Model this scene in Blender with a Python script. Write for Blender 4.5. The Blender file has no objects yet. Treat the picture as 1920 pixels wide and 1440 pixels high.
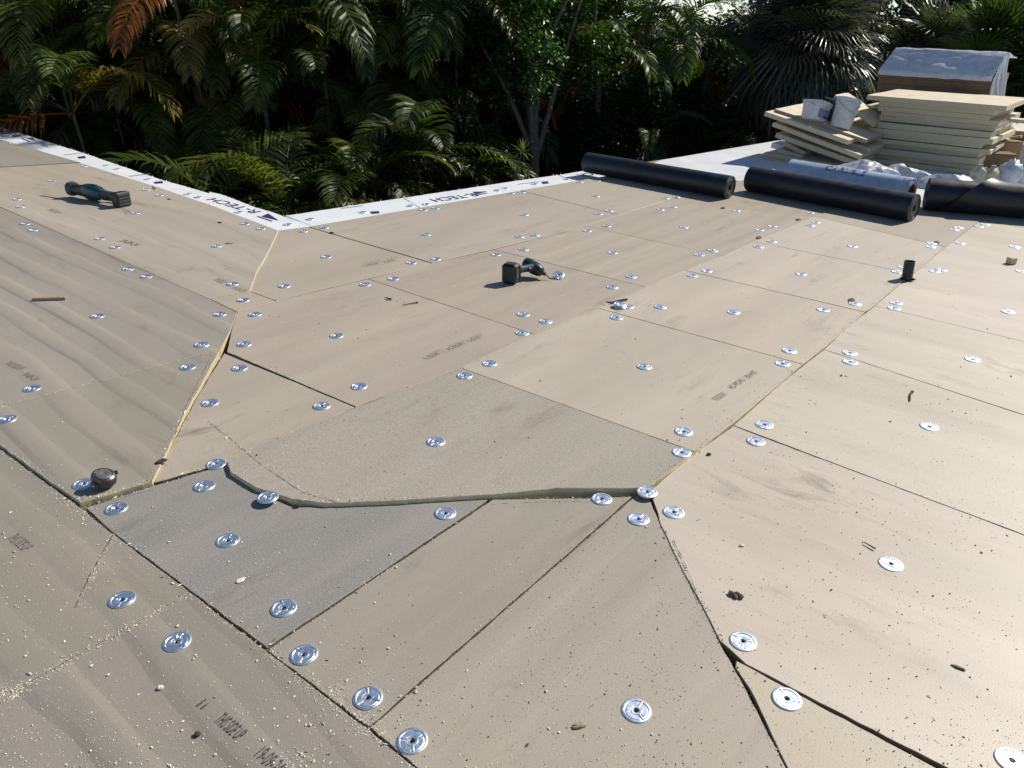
import bpy, math, random
from mathutils import Vector, Matrix, noise
R = math.radians
sc = bpy.context.scene
C = sc.collection
random.seed(7)

# ---------------------------------------------------------------- camera
FPX, PITCH, ROLL, CAMH = 1450.0, R(26.0), R(1.0), 1.60
_r0, _u0, FW = Vector((1, 0, 0)), Vector((0, math.sin(PITCH), math.cos(PITCH))), Vector((0, math.cos(PITCH), -math.sin(PITCH)))
CR = _r0 * math.cos(ROLL) + _u0 * math.sin(ROLL)
CU = -_r0 * math.sin(ROLL) + _u0 * math.cos(ROLL)
CAM = Vector((0, 0, CAMH))
cd = bpy.data.cameras.new('camera'); cam = bpy.data.objects.new('camera', cd); C.objects.link(cam)
cd.sensor_width = 36.0; cd.lens = FPX / 1920 * 36.0; cd.clip_start = 0.05; cd.clip_end = 800
cam.matrix_world = Matrix(((CR.x, CU.x, -FW.x, 0), (CR.y, CU.y, -FW.y, 0), (CR.z, CU.z, -FW.z, CAMH), (0, 0, 0, 1)))
sc.camera = cam
# ---------------------------------------------------------------- light
SUN_AZ, SUN_EL = R(58), R(41)
w = bpy.data.worlds.new('World'); sc.world = w; w.use_nodes = True
sky = w.node_tree.nodes.new('ShaderNodeTexSky'); sky.sky_type = 'NISHITA'; sky.sun_disc = False
sky.sun_elevation = SUN_EL; sky.sun_rotation = SUN_AZ; sky.air_density = 0.6; sky.dust_density = 0.0; sky.ozone_density = 1.0
bg = w.node_tree.nodes['Background']; bg.inputs[1].default_value = 0.10
w.node_tree.links.new(sky.outputs[0], bg.inputs[0])
sl = bpy.data.lights.new('sun', 'SUN'); sl.energy = 4.6; sl.angle = R(0.53); sl.color = (1.0, 0.935, 0.825)
so = bpy.data.objects.new('sun', sl); C.objects.link(so)
sd = Vector((math.sin(SUN_AZ) * math.cos(SUN_EL), math.cos(SUN_AZ) * math.cos(SUN_EL), math.sin(SUN_EL)))
so.rotation_euler = (-sd).to_track_quat('-Z', 'Y').to_euler(); so.location = sd * 40
sc.view_settings.view_transform = 'Standard'; sc.view_settings.look = 'None'
sc.view_settings.exposure = 0.25; sc.view_settings.gamma = 1.0; sc.view_settings.use_curve_mapping = False

# ---------------------------------------------------------------- helpers
def ray(x, y): return CR * (x - 960) - CU * (y - 720) + FW * FPX
def at(x, y, z=0.0):
    d = ray(x, y); return CAM + d * ((z - CAMH) / d.z)
def atY(x, y, Y):
    d = ray(x, y); return CAM + d * (Y / d.y)
def pxm(p):                     # pixels per metre at a point
    return FPX / ((p - CAM).dot(FW))

def link(o, parent=None):
    C.objects.link(o)
    if parent: o.parent = parent
    return o
def mesh(name, verts, faces, mats, parent=None, mi=None, smooth=False):
    me = bpy.data.meshes.new(name); me.from_pydata([tuple(v) for v in verts], [], faces)
    for m in (mats if isinstance(mats, (list, tuple)) else [mats]): me.materials.append(m)
    if mi: me.polygons.foreach_set('material_index', mi)
    if smooth: me.polygons.foreach_set('use_smooth', [True] * len(faces))
    me.update()
    return link(bpy.data.objects.new(name, me), parent)
def inst(name, me, parent=None, M=None, color=None):
    o = bpy.data.objects.new(name, me); link(o, parent)
    if M is not None: o.matrix_local = M
    if color: o.color = color
    return o
def empty(name, loc=(0, 0, 0)):
    o = bpy.data.objects.new(name, None); o.location = loc; o.empty_display_size = 0.1
    return link(o)
def tag(o, label=None, cat=None, group=None, kind=None):
    if label: o['label'] = label
    if cat: o['category'] = cat
    if group: o['group'] = group
    if kind: o['kind'] = kind
    return o
class MB:
    def __init__(s): s.v = []; s.f = []; s.m = []
    def add(s, v, f, m=0):
        n = len(s.v); s.v += [Vector(x) for x in v]; s.f += [tuple(i + n for i in q) for q in f]; s.m += [m] * len(f)
        return s
    def box(s, c, X, Y, Z, m=0, bev=0.0):      # centre + three half-axes
        c, X, Y, Z = Vector(c), Vector(X), Vector(Y), Vector(Z)
        if bev <= 0:
            v = [c + X * a + Y * b + Z * d for d in (-1, 1) for b in (-1, 1) for a in (-1, 1)]
            return s.add(v, [(0, 2, 3, 1), (4, 5, 7, 6), (0, 1, 5, 4), (2, 6, 7, 3), (0, 4, 6, 2), (1, 3, 7, 5)], m)
        lx, ly, lz = X.length, Y.length, Z.length
        ring = []
        kx, ky, kz = 1 - bev / lx, 1 - bev / ly, 1 - bev / lz
        oct_ = [(1, ky), (kx, 1), (-kx, 1), (-1, ky), (-1, -ky), (-kx, -1), (kx, -1), (1, -ky)]
        lay = [(-1, 'i'), (-kz, 'o'), (kz, 'o'), (1, 'i')]
        v = []
        for zz, t in lay:
            for a, b in oct_:
                if t == 'i': a, b = max(-kx, min(kx, a)), max(-ky, min(ky, b))
                v.append(c + X * a + Y * b + Z * zz)
        f = [tuple(range(7, -1, -1)), tuple(range(24, 32))]
        for k in range(3):
            for i in range(8):
                j = (i + 1) % 8; f.append((k * 8 + i, k * 8 + j, k * 8 + 8 + j, k * 8 + 8 + i))
        return s.add(v, f, m)
    def loft(s, secs, n=16, m=0, p=2.4, cap=True):   # secs: (centre, Xhalf, Yhalf)
        v = []; f = []
        for c, X, Y in secs:
            c, X, Y = Vector(c), Vector(X), Vector(Y)
            for i in range(n):
                a = 2 * math.pi * i / n; ca, sa = math.cos(a), math.sin(a)
                v.append(c + X * math.copysign(abs(ca) ** (2 / p), ca) + Y * math.copysign(abs(sa) ** (2 / p), sa))
        for k in range(len(secs) - 1):
            for i in range(n):
                j = (i + 1) % n; f.append((k * n + i, k * n + j, k * n + n + j, k * n + n + i))
        if cap: f += [tuple(range(n - 1, -1, -1)), tuple(range((len(secs) - 1) * n, len(secs) * n))]
        return s.add(v, f, m)
    def tube(s, pts, rad, n=8, m=0, cap=True):
        secs = []
        for i, p in enumerate(pts):
            p = Vector(p); a = Vector(pts[max(i - 1, 0)]); b = Vector(pts[min(i + 1, len(pts) - 1)])
            t = (b - a).normalized(); q = t.cross(Vector((0, 0, 1)) if abs(t.z) < .9 else Vector((0, 1, 0))).normalized()
            r = rad[i] if isinstance(rad, (list, tuple)) else rad
            secs.append((p, q * r, q.cross(t) * -r))
        return s.loft(secs, n, m, 2.0, cap)
    def build(s, name, mats, parent=None, smooth=False):
        return mesh(name, s.v, s.f, mats, parent, s.m, smooth)
def smooth_by_angle(o, ang=40):
    me = o.data; me.polygons.foreach_set('use_smooth', [True] * len(me.polygons))
    if hasattr(me, 'set_sharp_from_angle'): me.set_sharp_from_angle(angle=R(ang))

# ---------------------------------------------------------------- materials
class NT:
    def __init__(s, name):
        s.m = bpy.data.materials.new(name); s.m.use_nodes = True; s.t = s.m.node_tree
        s.b = s.t.nodes['Principled BSDF']; s.out = s.t.nodes['Material Output']
    def n(s, typ, **k):
        x = s.t.nodes.new(typ)
        for a, b in k.items():
            if a.startswith('_'): setattr(x, a[1:], b)
            else: x.inputs[a.replace('__', ' ')].default_value = b
        return x
    def l(s, a, b): s.t.links.new(a, b)
    def ramp(s, fac, stops):
        x = s.n('ShaderNodeValToRGB'); e = x.color_ramp.elements
        for i, (p, c) in enumerate(stops):
            el = e[i] if i < 2 else e.new(p)
            el.position = p; el.color = (c, c, c, 1) if isinstance(c, (int, float)) else (*c, 1)
        s.l(fac, x.inputs[0]); return x.outputs[0]
    def math(s, op, a, b):
        x = s.n('ShaderNodeMath', _operation=op)
        for i, q in enumerate((a, b)):
            if isinstance(q, (int, float)): x.inputs[i].default_value = q
            else: s.l(q, x.inputs[i])
        return x.outputs[0]
    def mix(s, fac, a, b, typ='MIX'):
        x = s.n('ShaderNodeMix', _data_type='RGBA', _blend_type=typ)
        if isinstance(fac, (int, float)): x.inputs[0].default_value = fac
        else: s.l(fac, x.inputs[0])
        for i, q in ((6, a), (7, b)):
            if isinstance(q, tuple): x.inputs[i].default_value = (*q, 1)
            else: s.l(q, x.inputs[i])
        return x.outputs[2]
    def noise(s, vec, scale, detail=4, rough=.55, dist=0.0):
        x = s.n('ShaderNodeTexNoise', Scale=scale, Detail=detail, Roughness=rough, Distortion=dist)
        if vec is not None: s.l(vec, x.inputs[0])
        return x.outputs[0]
    def bump(s, h, strength=.3, dist=.01, prev=None):
        x = s.n('ShaderNodeBump', Strength=strength, Distance=dist); s.l(h, x.inputs['Height'])
        if prev is not None: s.l(prev, x.inputs['Normal'])
        s.l(x.outputs[0], s.b.inputs['Normal']); return x.outputs[0]
def plain(name, col, rough=.6, metal=0.0, var=.12, scale=30, spec=.5, bump=0.0):
    k = NT(name); k.b.inputs['Roughness'].default_value = rough; k.b.inputs['Metallic'].default_value = metal
    k.b.inputs['Specular IOR Level'].default_value = spec
    g = k.n('ShaderNodeNewGeometry').outputs['Position']
    n = k.noise(g, scale)
    v = k.ramp(n, [(.3, 1 - var), (.7, 1 + var)])
    k.l(k.mix(1.0, tuple(col), v, 'MULTIPLY'), k.b.inputs['Base Color'])
    if bump: k.bump(n, bump, .01)
    return k.m

TH = R(40)          # direction of the board rows, from +Y towards +X
def facer(name, along, coarse=False):
    """paper/glass facer of the boards; object colour = tint, its alpha = waviness"""
    k = NT(name)
    g = k.n('ShaderNodeNewGeometry').outputs['Position']
    oi = k.n('ShaderNodeObjectInfo')
    mp = k.n('ShaderNodeMapping'); k.l(g, mp.inputs[0])
    mp.inputs['Rotation'].default_value = (0, 0, along)       # local X across the ripples
    st = k.n('ShaderNodeMapping'); k.l(mp.outputs[0], st.inputs[0]); st.inputs['Scale'].default_value = (1, .22, 1)
    V, S = mp.outputs[0], st.outputs[0]
    col = oi.outputs['Color']
    # broad mottling, fibre speckle, streaks of dirt, scuffs
    a = k.ramp(k.noise(S, 2.2, 5, .6), [(.3, .88), (.7, 1.08)])
    col = k.mix(1, col, a, 'MULTIPLY')
    f = k.ramp(k.noise(g, 420 if not coarse else 190, 2, .6), [(.3, .80 if not coarse else .74), (.7, 1.16 if not coarse else 1.2)])
    col = k.mix(1, col, f, 'MULTIPLY')
    pk = k.ramp(k.noise(S, 5, 3), [(.45, 0.), (.75, .35)])
    col = k.mix(pk, col, (.40, .33, .27))
    d1 = k.ramp(k.noise(S, 9, 6, .75, .6), [(.53, 0.), (.70, 1.)])
    d2 = k.ramp(k.noise(g, 1.3, 3), [(.46, 0.), (.66, 1.)])
    dirt = k.math('MULTIPLY', k.math('MULTIPLY', d1, d2), .62)
    col = k.mix(dirt, col, (.135, .10, .075))
    s1 = k.ramp(k.noise(g, 120, 3, .8), [(.66, 0.), (.72, 1.)])
    s2 = k.ramp(k.noise(g, 3.1, 4), [(.47, 0.), (.62, 1.)])
    col = k.mix(k.math('MULTIPLY', k.math('MULTIPLY', s1, s2), .55), col, (.07, .055, .04))
    k.l(col, k.b.inputs['Base Color'])
    k.b.inputs['Roughness'].default_value = .54; k.b.inputs['Specular IOR Level'].default_value = .6
    # ripples of the facer
    wv = k.n('ShaderNodeTexWave', _wave_type='BANDS', _bands_direction='X', _wave_profile='SIN', Scale=1.35, Distortion=6.5, Detail=3.0)
    sw = k.n('ShaderNodeMapping'); k.l(mp.outputs[0], sw.inputs[0]); sw.inputs['Scale'].default_value = (1, .38, 1)
    wv.inputs['Detail Scale'].default_value = .8; wv.inputs['Detail Roughness'].default_value = .45
    k.l(sw.outputs[0], wv.inputs[0])
    rp = k.ramp(wv.outputs['Fac'], [(.0, 0.), (.45, .12), (.8, .8), (1., 1.)])
    hh = k.math('MULTIPLY', k.math('MULTIPLY', rp, oi.outputs['Alpha']), k.ramp(k.noise(S, 1.7, 3), [(.35, .35), (.6, 1.)]))
    b1 = k.bump(hh, 1.0, .0062)
    k.bump(k.noise(g, 160 if not coarse else 90, 3), .25 if not coarse else .6, .0016, b1)
    return k.m
M = {}
M['facer_b'] = facer('board_facer_b', TH + R(90))
M['facer_a'] = facer('board_facer_a', TH)
M['facer_c'] = facer('board_facer_coarse', TH, True)
def foam(name, c1, c2):
    k = NT(name); g = k.n('ShaderNodeNewGeometry').outputs['Position']
    n = k.noise(g, 60, 5, .7); k.l(k.mix(k.ramp(n, [(.3, 0.), (.7, 1.)]), c1, c2), k.b.inputs['Base Color'])
    k.b.inputs['Roughness'].default_value = .9; k.bump(n, .6, .004); return k.m
M['foam'] = foam('foam_edge', (.52, .42, .22), (.66, .56, .33))
M['foam_dark'] = foam('foam_dark', (.13, .10, .06), (.25, .20, .12))  # darker copy of the edge foam, keeps the joints dark
M['foam_bright'] = foam('foam_bright', (.64, .53, .30), (.76, .65, .40))
M['foam_pale'] = foam('foam_pale', (.44, .38, .25), (.56, .50, .35))
M['foam_top'] = plain('foam_top_facer', (.62, .54, .40), .8, var=.12, scale=7)
M['crumb'] = plain('foam_crumb', (.76, .71, .58), .9, var=.2, scale=90)
M['crumb_dark'] = plain('shaded_crumbs', (.10, .075, .05), .9, var=.3, scale=90)  # foam crumbs seen against the light, their shade put into the colour
M['kerf'] = plain('saw_kerf', (.055, .042, .028), .95, var=.4, scale=80)
M['deck'] = plain('deck_foam', (.30, .24, .14), .95, var=.3, scale=9)
M['ink'] = plain('board_ink', (.085, .075, .085), .8, var=.5, scale=160)
M['ink_faint'] = plain('board_ink_faint', (.20, .17, .15), .8, var=.3, scale=60)
M['navy'] = plain('navy_print', (.018, .020, .10), .6, var=.15, scale=60)
M['grey_print'] = plain('grey_print', (.20, .22, .30), .7, var=.3, scale=60)
k = NT('galvanised_steel'); g = k.n('ShaderNodeNewGeometry').outputs['Position']
k.b.inputs['Metallic'].default_value = 1.0
n = k.noise(g, 150, 3, .6); k.l(k.mix(k.ramp(n, [(.3, 0.), (.7, 1.)]), (.70, .77, .86), (.80, .86, .93)), k.b.inputs['Base Color'])
k.l(k.ramp(k.noise(g, 60, 4), [(.3, .36), (.7, .48)]), k.b.inputs['Roughness']); k.bump(n, .12, .002)
M['steel'] = k.m
M['screw'] = plain('black_screw', (.02, .018, .018), .35, .6)
M['dark'] = plain('dark_hole', (.008, .008, .010), .9)
k = NT('white_facer'); g = k.n('ShaderNodeNewGeometry').outputs['Position']
k.l(k.mix(k.ramp(k.noise(g, 4, 5, .6), [(.35, 0.), (.75, 1.)]), (.80, .82, .84), (.70, .72, .75)), k.b.inputs['Base Color'])
k.b.inputs['Roughness'].default_value = .42; k.bump(k.noise(g, 7, 3), .25, .012); M['white_facer'] = k.m
k = NT('white_membrane'); g = k.n('ShaderNodeNewGeometry').outputs['Position']
c = k.mix(k.ramp(k.noise(g, 2.5, 6, .65), [(.35, 0.), (.75, 1.)]), (.78, .79, .80), (.62, .63, .64))
c = k.mix(k.ramp(k.noise(g, 14, 5, .75), [(.62, 0.), (.72, .6)]), c, (.30, .28, .26))
k.l(c, k.b.inputs['Base Color']); k.b.inputs['Roughness'].default_value = .4; k.bump(k.noise(g, 3, 3), .3, .03); M['membrane'] = k.m
def rubber(name, col, r):
    k = NT(name); g = k.n('ShaderNodeNewGeometry').outputs['Position']
    n = k.noise(g, 12, 6, .7); k.l(k.mix(k.ramp(n, [(.4, 0.), (.75, 1.)]), col, tuple(x * 1.8 + .004 for x in col)), k.b.inputs['Base Color'])
    k.l(k.ramp(n, [(.3, r - .06), (.7, r + .12)]), k.b.inputs['Roughness']); k.bump(k.noise(g, 5, 3), .15, .02); return k.m
M['epdm'] = rubber('black_rubber_sheet', (.008, .010, .013), .42)
M['epdm_end'] = rubber('black_rubber_edge', (.06, .062, .066), .65)
M['card'] = plain('cardboard', (.30, .19, .10), .85, var=.15, scale=14)
M['core'] = plain('core_card', (.12, .09, .06), .85, var=.2, scale=20)
M['card_dark'] = plain('cardboard_dark', (.17, .105, .06), .85, var=.15, scale=14)
M['wrap'] = plain('printed_plastic_wrap', (.42, .50, .62), .25, var=.18, scale=9, bump=.25)
def film(name, col, rough, tr):
    k = NT(name); g = k.n('ShaderNodeNewGeometry').outputs['Position']
    n = k.noise(g, 9, 6, .7, .8); k.l(k.mix(k.ramp(n, [(.35, 0.), (.7, 1.)]), col, tuple(x * .72 for x in col)), k.b.inputs['Base Color'])
    k.b.inputs['Roughness'].default_value = rough; k.bump(n, .55, .03)
    t = k.n('ShaderNodeBsdfTranslucent'); t.inputs[0].default_value = (*col, 1)
    mx = k.n('ShaderNodeMixShader', Fac=tr); k.l(k.b.outputs[0], mx.inputs[1]); k.l(t.outputs[0], mx.inputs[2]); k.l(mx.outputs[0], k.out.inputs[0])
    return k.m
M['film'] = film('white_plastic_film', (.66, .70, .76), .22, .3)
M['tarp'] = film('white_woven_tarp', (.68, .74, .82), .35, .12)
M['pail'] = film('white_pail_plastic', (.72, .73, .75), .35, .2)
M['black_plastic'] = plain('black_tool_plastic', (.012, .013, .014), .42, var=.2)
M['grey_rubber'] = plain('grey_tool_rubber', (.055, .06, .062), .6, var=.2)
M['teal'] = plain('teal_tool_plastic', (.004, .048, .062), .33, var=.15)
M['blade'] = plain('bright_steel', (.85, .83, .78), .4, 1.0)
M['tape'] = plain('worn_tape_case', (.10, .095, .088), .35, .55, var=.4, scale=70)
M['tape_face'] = plain('worn_tape_face', (.40, .37, .33), .3, .8, var=.4, scale=70)
M['wood'] = plain('weathered_wood', (.36, .26, .16), .8, var=.25, scale=40)
M['twig'] = plain('dark_twig', (.045, .028, .02), .8, var=.3, scale=60)
M['rust'] = plain('rusty_metal', (.10, .035, .02), .8, var=.4, scale=90)
M['leaf_dry'] = plain('dry_scrap', (.11, .085, .055), .85, var=.4, scale=90)
M['fascia'] = plain('dark_red_fascia', (.13, .045, .03), .7, var=.2, scale=4)
M['stucco'] = plain('stucco', (.55, .50, .43), .9, var=.08, scale=12, bump=.2)
M['ground'] = plain('leaf_litter', (.030, .026, .016), .95, var=.5, scale=3, bump=.5)
M['bark'] = plain('grey_bark', (.17, .145, .115), .85, var=.35, scale=22, bump=.6)
M['palm_stem'] = plain('palm_stem', (.13, .12, .07), .6, var=.35, scale=16, bump=.3)
M['wire'] = plain('wire', (.16, .17, .18), .5)
M['post'] = plain('white_post', (.6, .6, .58), .6)
M['yellow_tin'] = plain('cream_can', (.55, .50, .33), .4)
def leafmat(name, rough, tr, spec=.5):
    k = NT(name); g = k.n('ShaderNodeNewGeometry').outputs['Position']
    oi = k.n('ShaderNodeObjectInfo')
    c = k.mix(1, oi.outputs['Color'], k.ramp(k.noise(g, 3.5, 3), [(.25, .62), (.75, 1.4)]), 'MULTIPLY')
    k.l(c, k.b.inputs['Base Color']); k.b.inputs['Roughness'].default_value = rough; k.b.inputs['Specular IOR Level'].default_value = spec
    t = k.n('ShaderNodeBsdfTranslucent'); k.l(k.mix(1, c, (1.35, 1.5, .7), 'MULTIPLY'), t.inputs[0])
    mx = k.n('ShaderNodeMixShader', Fac=tr); k.l(k.b.outputs[0], mx.inputs[1]); k.l(t.outputs[0], mx.inputs[2]); k.l(mx.outputs[0], k.out.inputs[0])
    return k.m
M['frond'] = leafmat('palm_leaflet', .42, .42, .4)
M['leaf'] = leafmat('broad_leaf', .38, .35)
M['fan'] = leafmat('fan_leaf', .34, .25, .6)

# ---------------------------------------------------------------- roof and its boards
ZW = -0.030                                   # white strip lies one layer lower
edge_px = [(-700, 25 + 60), (-300, 150), (0, 237), (160, 287), (300, 335), (395, 362), (480, 388), (530, 404), (552, 401), (755, 370), (960, 339), (1090, 320), (1210, 299), (1460, 262), (1780, 232), (2250, 190)]
roofpoly = [at(x, y, ZW) for x, y in edge_px]
roofpoly += [Vector((16, 6, ZW)), Vector((12, -3, ZW)), Vector((-12, -3, ZW))]
roofpoly = roofpoly[::-1] if False else roofpoly
nn = len(roofpoly)
b = MB()
top = [Vector((p.x, p.y, -.062)) for p in roofpoly]; bot = [Vector((p.x, p.y, -.30)) for p in roofpoly]
b.add(top + bot, [tuple(range(nn - 1, -1, -1))], 0)
b.add(top + bot, [(i, (i + 1) % nn, nn + (i + 1) % nn, nn + i) for i in range(nn)] + [tuple(range(nn, 2 * nn))], 1)
cx = sum((p.x for p in roofpoly)) / nn; cy = 2.0
wl = [Vector((cx + (p.x - cx) * .93, cy + (p.y - cy) * .93, -.30)) for p in roofpoly]; wb = [Vector((p.x, p.y, -3.2)) for p in wl]
b.add(wl + wb, [(i, (i + 1) % nn, nn + (i + 1) % nn, nn + i) for i in range(nn)], 2)
roof = b.build('roof', [M['deck'], M['fascia'], M['stucco']])
tag(roof, 'flat roof being laid with tan insulation boards, white strip along its edge', 'roof', kind='structure')
gs = 300
gr = mesh('ground', [(-gs, -gs, -3.2), (gs, -gs, -3.2), (gs, gs, -3.2), (-gs, gs, -3.2)], [(0, 1, 2, 3)], M['ground'])
tag(gr, 'brown leaf litter ground under the palms', 'ground', kind='structure')

def area2(P): return sum(P[i].x * P[(i + 1) % len(P)].y - P[(i + 1) % len(P)].x * P[i].y for i in range(len(P)))
def inset(P, g):
    n = len(P); out = []
    for i in range(n):
        a, p, c = P[i - 1], P[i], P[(i + 1) % n]
        d1, d2 = (p - a).normalized(), (c - p).normalized()
        n1, n2 = Vector((-d1.y, d1.x, 0)), Vector((-d2.y, d2.x, 0))
        m = n1 + n2
        if m.length < .2: m = n1
        m.normalize(); q = max(.45, m.dot(n1))
        out.append(p + m * (g / q))
    return out
def rough_edges(P, step, amp, fine, seed):
    out = []; n = len(P)
    for i in range(n):
        a, c = P[i], P[(i + 1) % n]; L = (c - a).length; k = max(1, min(160, int(L / step))); d = (c - a) / max(L, 1e-6); nr = Vector((-d.y, d.x, 0))
        for j in range(k):
            p = a + (c - a) * (j / k)
            if j: p = p + nr * (noise.noise(Vector((p.x * 3.1, p.y * 3.1, seed))) * amp + random.uniform(-fine, fine))
            out.append(p)
    return out
SURF = []
def inside(P, x, y):
    c = False; n = len(P); j = n - 1
    for i in range(n):
        if (P[i].y > y) != (P[j].y > y) and x < (P[j].x - P[i].x) * (y - P[i].y) / (P[j].y - P[i].y) + P[i].x: c = not c
        j = i
    return c
def zsurf(x, y, default=-.012):
    for P, c, tl, (x0, x1, y0, y1) in SURF:
        if x0 <= x <= x1 and y0 <= y <= y1 and inside(P, x, y): return c.z + (x - c.x) * tl[0] + (y - c.y) * tl[1]
    return default
def on(px, py, dz=0.0):
    """point on the boards seen at a pixel"""
    p = at(px, py, 0)
    for _ in range(3): p = at(px, py, zsurf(p.x, p.y, p.z))
    p.z = zsurf(p.x, p.y, p.z) + dz; return p
def board(px, z=0.0, tint=(.42, .36, .28), wave=.25, mat='facer_a', gap=.0012, thick=.052, amp=.0022, fine=.0007, name='insulation_board', side='foam_dark', label=None):
    P = [at(x, y, z) for x, y in px]
    if area2(P) < 0: P.reverse()
    P = inset(P, gap + random.uniform(-.0005, .0008))
    P = rough_edges(P, .03, amp, fine, random.uniform(0, 99))
    n = len(P); c = sum(P, Vector()) / n; c.z = z
    tilt = (random.uniform(-.0012, .0012), random.uniform(-.0012, .0012))
    if name != 'insulation_board': tilt = (0.0, 0.0)
    if name != 'roof_membrane': SURF.append((P, c, tilt, (min(p.x for p in P), max(p.x for p in P), min(p.y for p in P), max(p.y for p in P))))
    T = [Vector((p.x - c.x, p.y - c.y, (p.x - c.x) * tilt[0] + (p.y - c.y) * tilt[1])) for p in P]
    e = .0016
    I = inset(T, e); B = [Vector((p.x, p.y, p.z - e)) for p in T]; D = [Vector((p.x, p.y, p.z - thick)) for p in T]
    f = [tuple(range(n))]; mi = [0]
    for i in range(n):
        j = (i + 1) % n
        f += [(n + i, n + j, j, i), (2 * n + i, 2 * n + j, n + j, n + i)]; mi += [0, 1]
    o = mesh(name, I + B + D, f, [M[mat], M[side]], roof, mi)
    o.location = c; o.color = (*tint, wave)
    if label: o['label'] = label
    return o
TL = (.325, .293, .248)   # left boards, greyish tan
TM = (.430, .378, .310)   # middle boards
TR = (.515, .455, .372)   # right boards, lightened: sun sheen put into the tint
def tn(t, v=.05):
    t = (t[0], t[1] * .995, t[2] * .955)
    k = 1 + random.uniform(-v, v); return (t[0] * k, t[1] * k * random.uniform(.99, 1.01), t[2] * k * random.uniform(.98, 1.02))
# left slope
LS = [(0, 262), (150, 305), (285, 347), (400, 386), (522, 432)]
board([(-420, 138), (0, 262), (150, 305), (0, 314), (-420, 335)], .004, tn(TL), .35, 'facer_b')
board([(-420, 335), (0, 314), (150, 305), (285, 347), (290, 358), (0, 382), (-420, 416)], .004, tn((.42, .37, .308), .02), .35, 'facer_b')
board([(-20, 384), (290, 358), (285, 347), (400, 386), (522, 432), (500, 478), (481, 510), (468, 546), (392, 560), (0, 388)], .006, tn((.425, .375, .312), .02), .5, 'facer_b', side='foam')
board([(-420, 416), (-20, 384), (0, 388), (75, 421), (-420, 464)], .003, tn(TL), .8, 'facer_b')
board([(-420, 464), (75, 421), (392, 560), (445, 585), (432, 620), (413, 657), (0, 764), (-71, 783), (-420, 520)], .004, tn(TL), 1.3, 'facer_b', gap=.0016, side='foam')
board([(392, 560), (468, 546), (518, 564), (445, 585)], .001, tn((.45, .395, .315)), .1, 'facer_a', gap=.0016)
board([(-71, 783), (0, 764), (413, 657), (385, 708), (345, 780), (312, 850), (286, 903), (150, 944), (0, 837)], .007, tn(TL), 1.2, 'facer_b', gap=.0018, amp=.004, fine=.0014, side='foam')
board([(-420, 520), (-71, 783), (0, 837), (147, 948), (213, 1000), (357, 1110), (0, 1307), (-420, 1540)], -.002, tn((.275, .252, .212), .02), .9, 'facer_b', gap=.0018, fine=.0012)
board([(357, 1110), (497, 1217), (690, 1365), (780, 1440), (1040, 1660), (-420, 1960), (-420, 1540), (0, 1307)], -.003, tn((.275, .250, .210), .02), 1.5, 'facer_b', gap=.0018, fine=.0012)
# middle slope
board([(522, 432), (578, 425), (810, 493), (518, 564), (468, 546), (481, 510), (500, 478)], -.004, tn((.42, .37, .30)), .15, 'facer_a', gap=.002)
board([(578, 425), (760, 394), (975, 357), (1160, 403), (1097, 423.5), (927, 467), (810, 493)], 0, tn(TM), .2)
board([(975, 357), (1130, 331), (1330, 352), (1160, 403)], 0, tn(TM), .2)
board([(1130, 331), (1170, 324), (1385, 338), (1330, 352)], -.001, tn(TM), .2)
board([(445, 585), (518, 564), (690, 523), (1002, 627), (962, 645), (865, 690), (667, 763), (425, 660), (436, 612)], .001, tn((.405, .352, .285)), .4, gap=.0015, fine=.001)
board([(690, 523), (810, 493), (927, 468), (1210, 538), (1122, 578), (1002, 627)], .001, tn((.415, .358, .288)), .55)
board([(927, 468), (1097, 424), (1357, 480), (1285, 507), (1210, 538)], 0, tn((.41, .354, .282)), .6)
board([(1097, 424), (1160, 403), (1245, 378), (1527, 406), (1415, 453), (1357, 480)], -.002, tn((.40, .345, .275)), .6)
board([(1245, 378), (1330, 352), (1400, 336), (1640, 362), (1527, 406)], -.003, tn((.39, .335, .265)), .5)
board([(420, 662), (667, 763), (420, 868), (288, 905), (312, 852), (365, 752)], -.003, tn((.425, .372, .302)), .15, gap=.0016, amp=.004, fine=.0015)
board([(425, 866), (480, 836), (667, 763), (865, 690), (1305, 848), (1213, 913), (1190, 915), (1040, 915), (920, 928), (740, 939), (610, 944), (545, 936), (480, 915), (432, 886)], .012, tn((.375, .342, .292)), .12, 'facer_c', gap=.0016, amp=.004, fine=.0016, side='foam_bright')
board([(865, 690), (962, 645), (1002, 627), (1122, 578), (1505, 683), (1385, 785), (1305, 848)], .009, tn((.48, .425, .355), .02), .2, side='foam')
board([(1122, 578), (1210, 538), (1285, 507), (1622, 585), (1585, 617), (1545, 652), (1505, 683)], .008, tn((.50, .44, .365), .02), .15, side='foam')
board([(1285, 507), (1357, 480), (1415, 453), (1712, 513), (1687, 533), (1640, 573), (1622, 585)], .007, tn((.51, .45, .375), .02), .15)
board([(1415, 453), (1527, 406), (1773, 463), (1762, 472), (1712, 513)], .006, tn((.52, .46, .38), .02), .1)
board([(1527, 406), (1640, 362), (1860, 396), (1773, 463)], .004, tn((.42, .365, .29)), .1)
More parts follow.
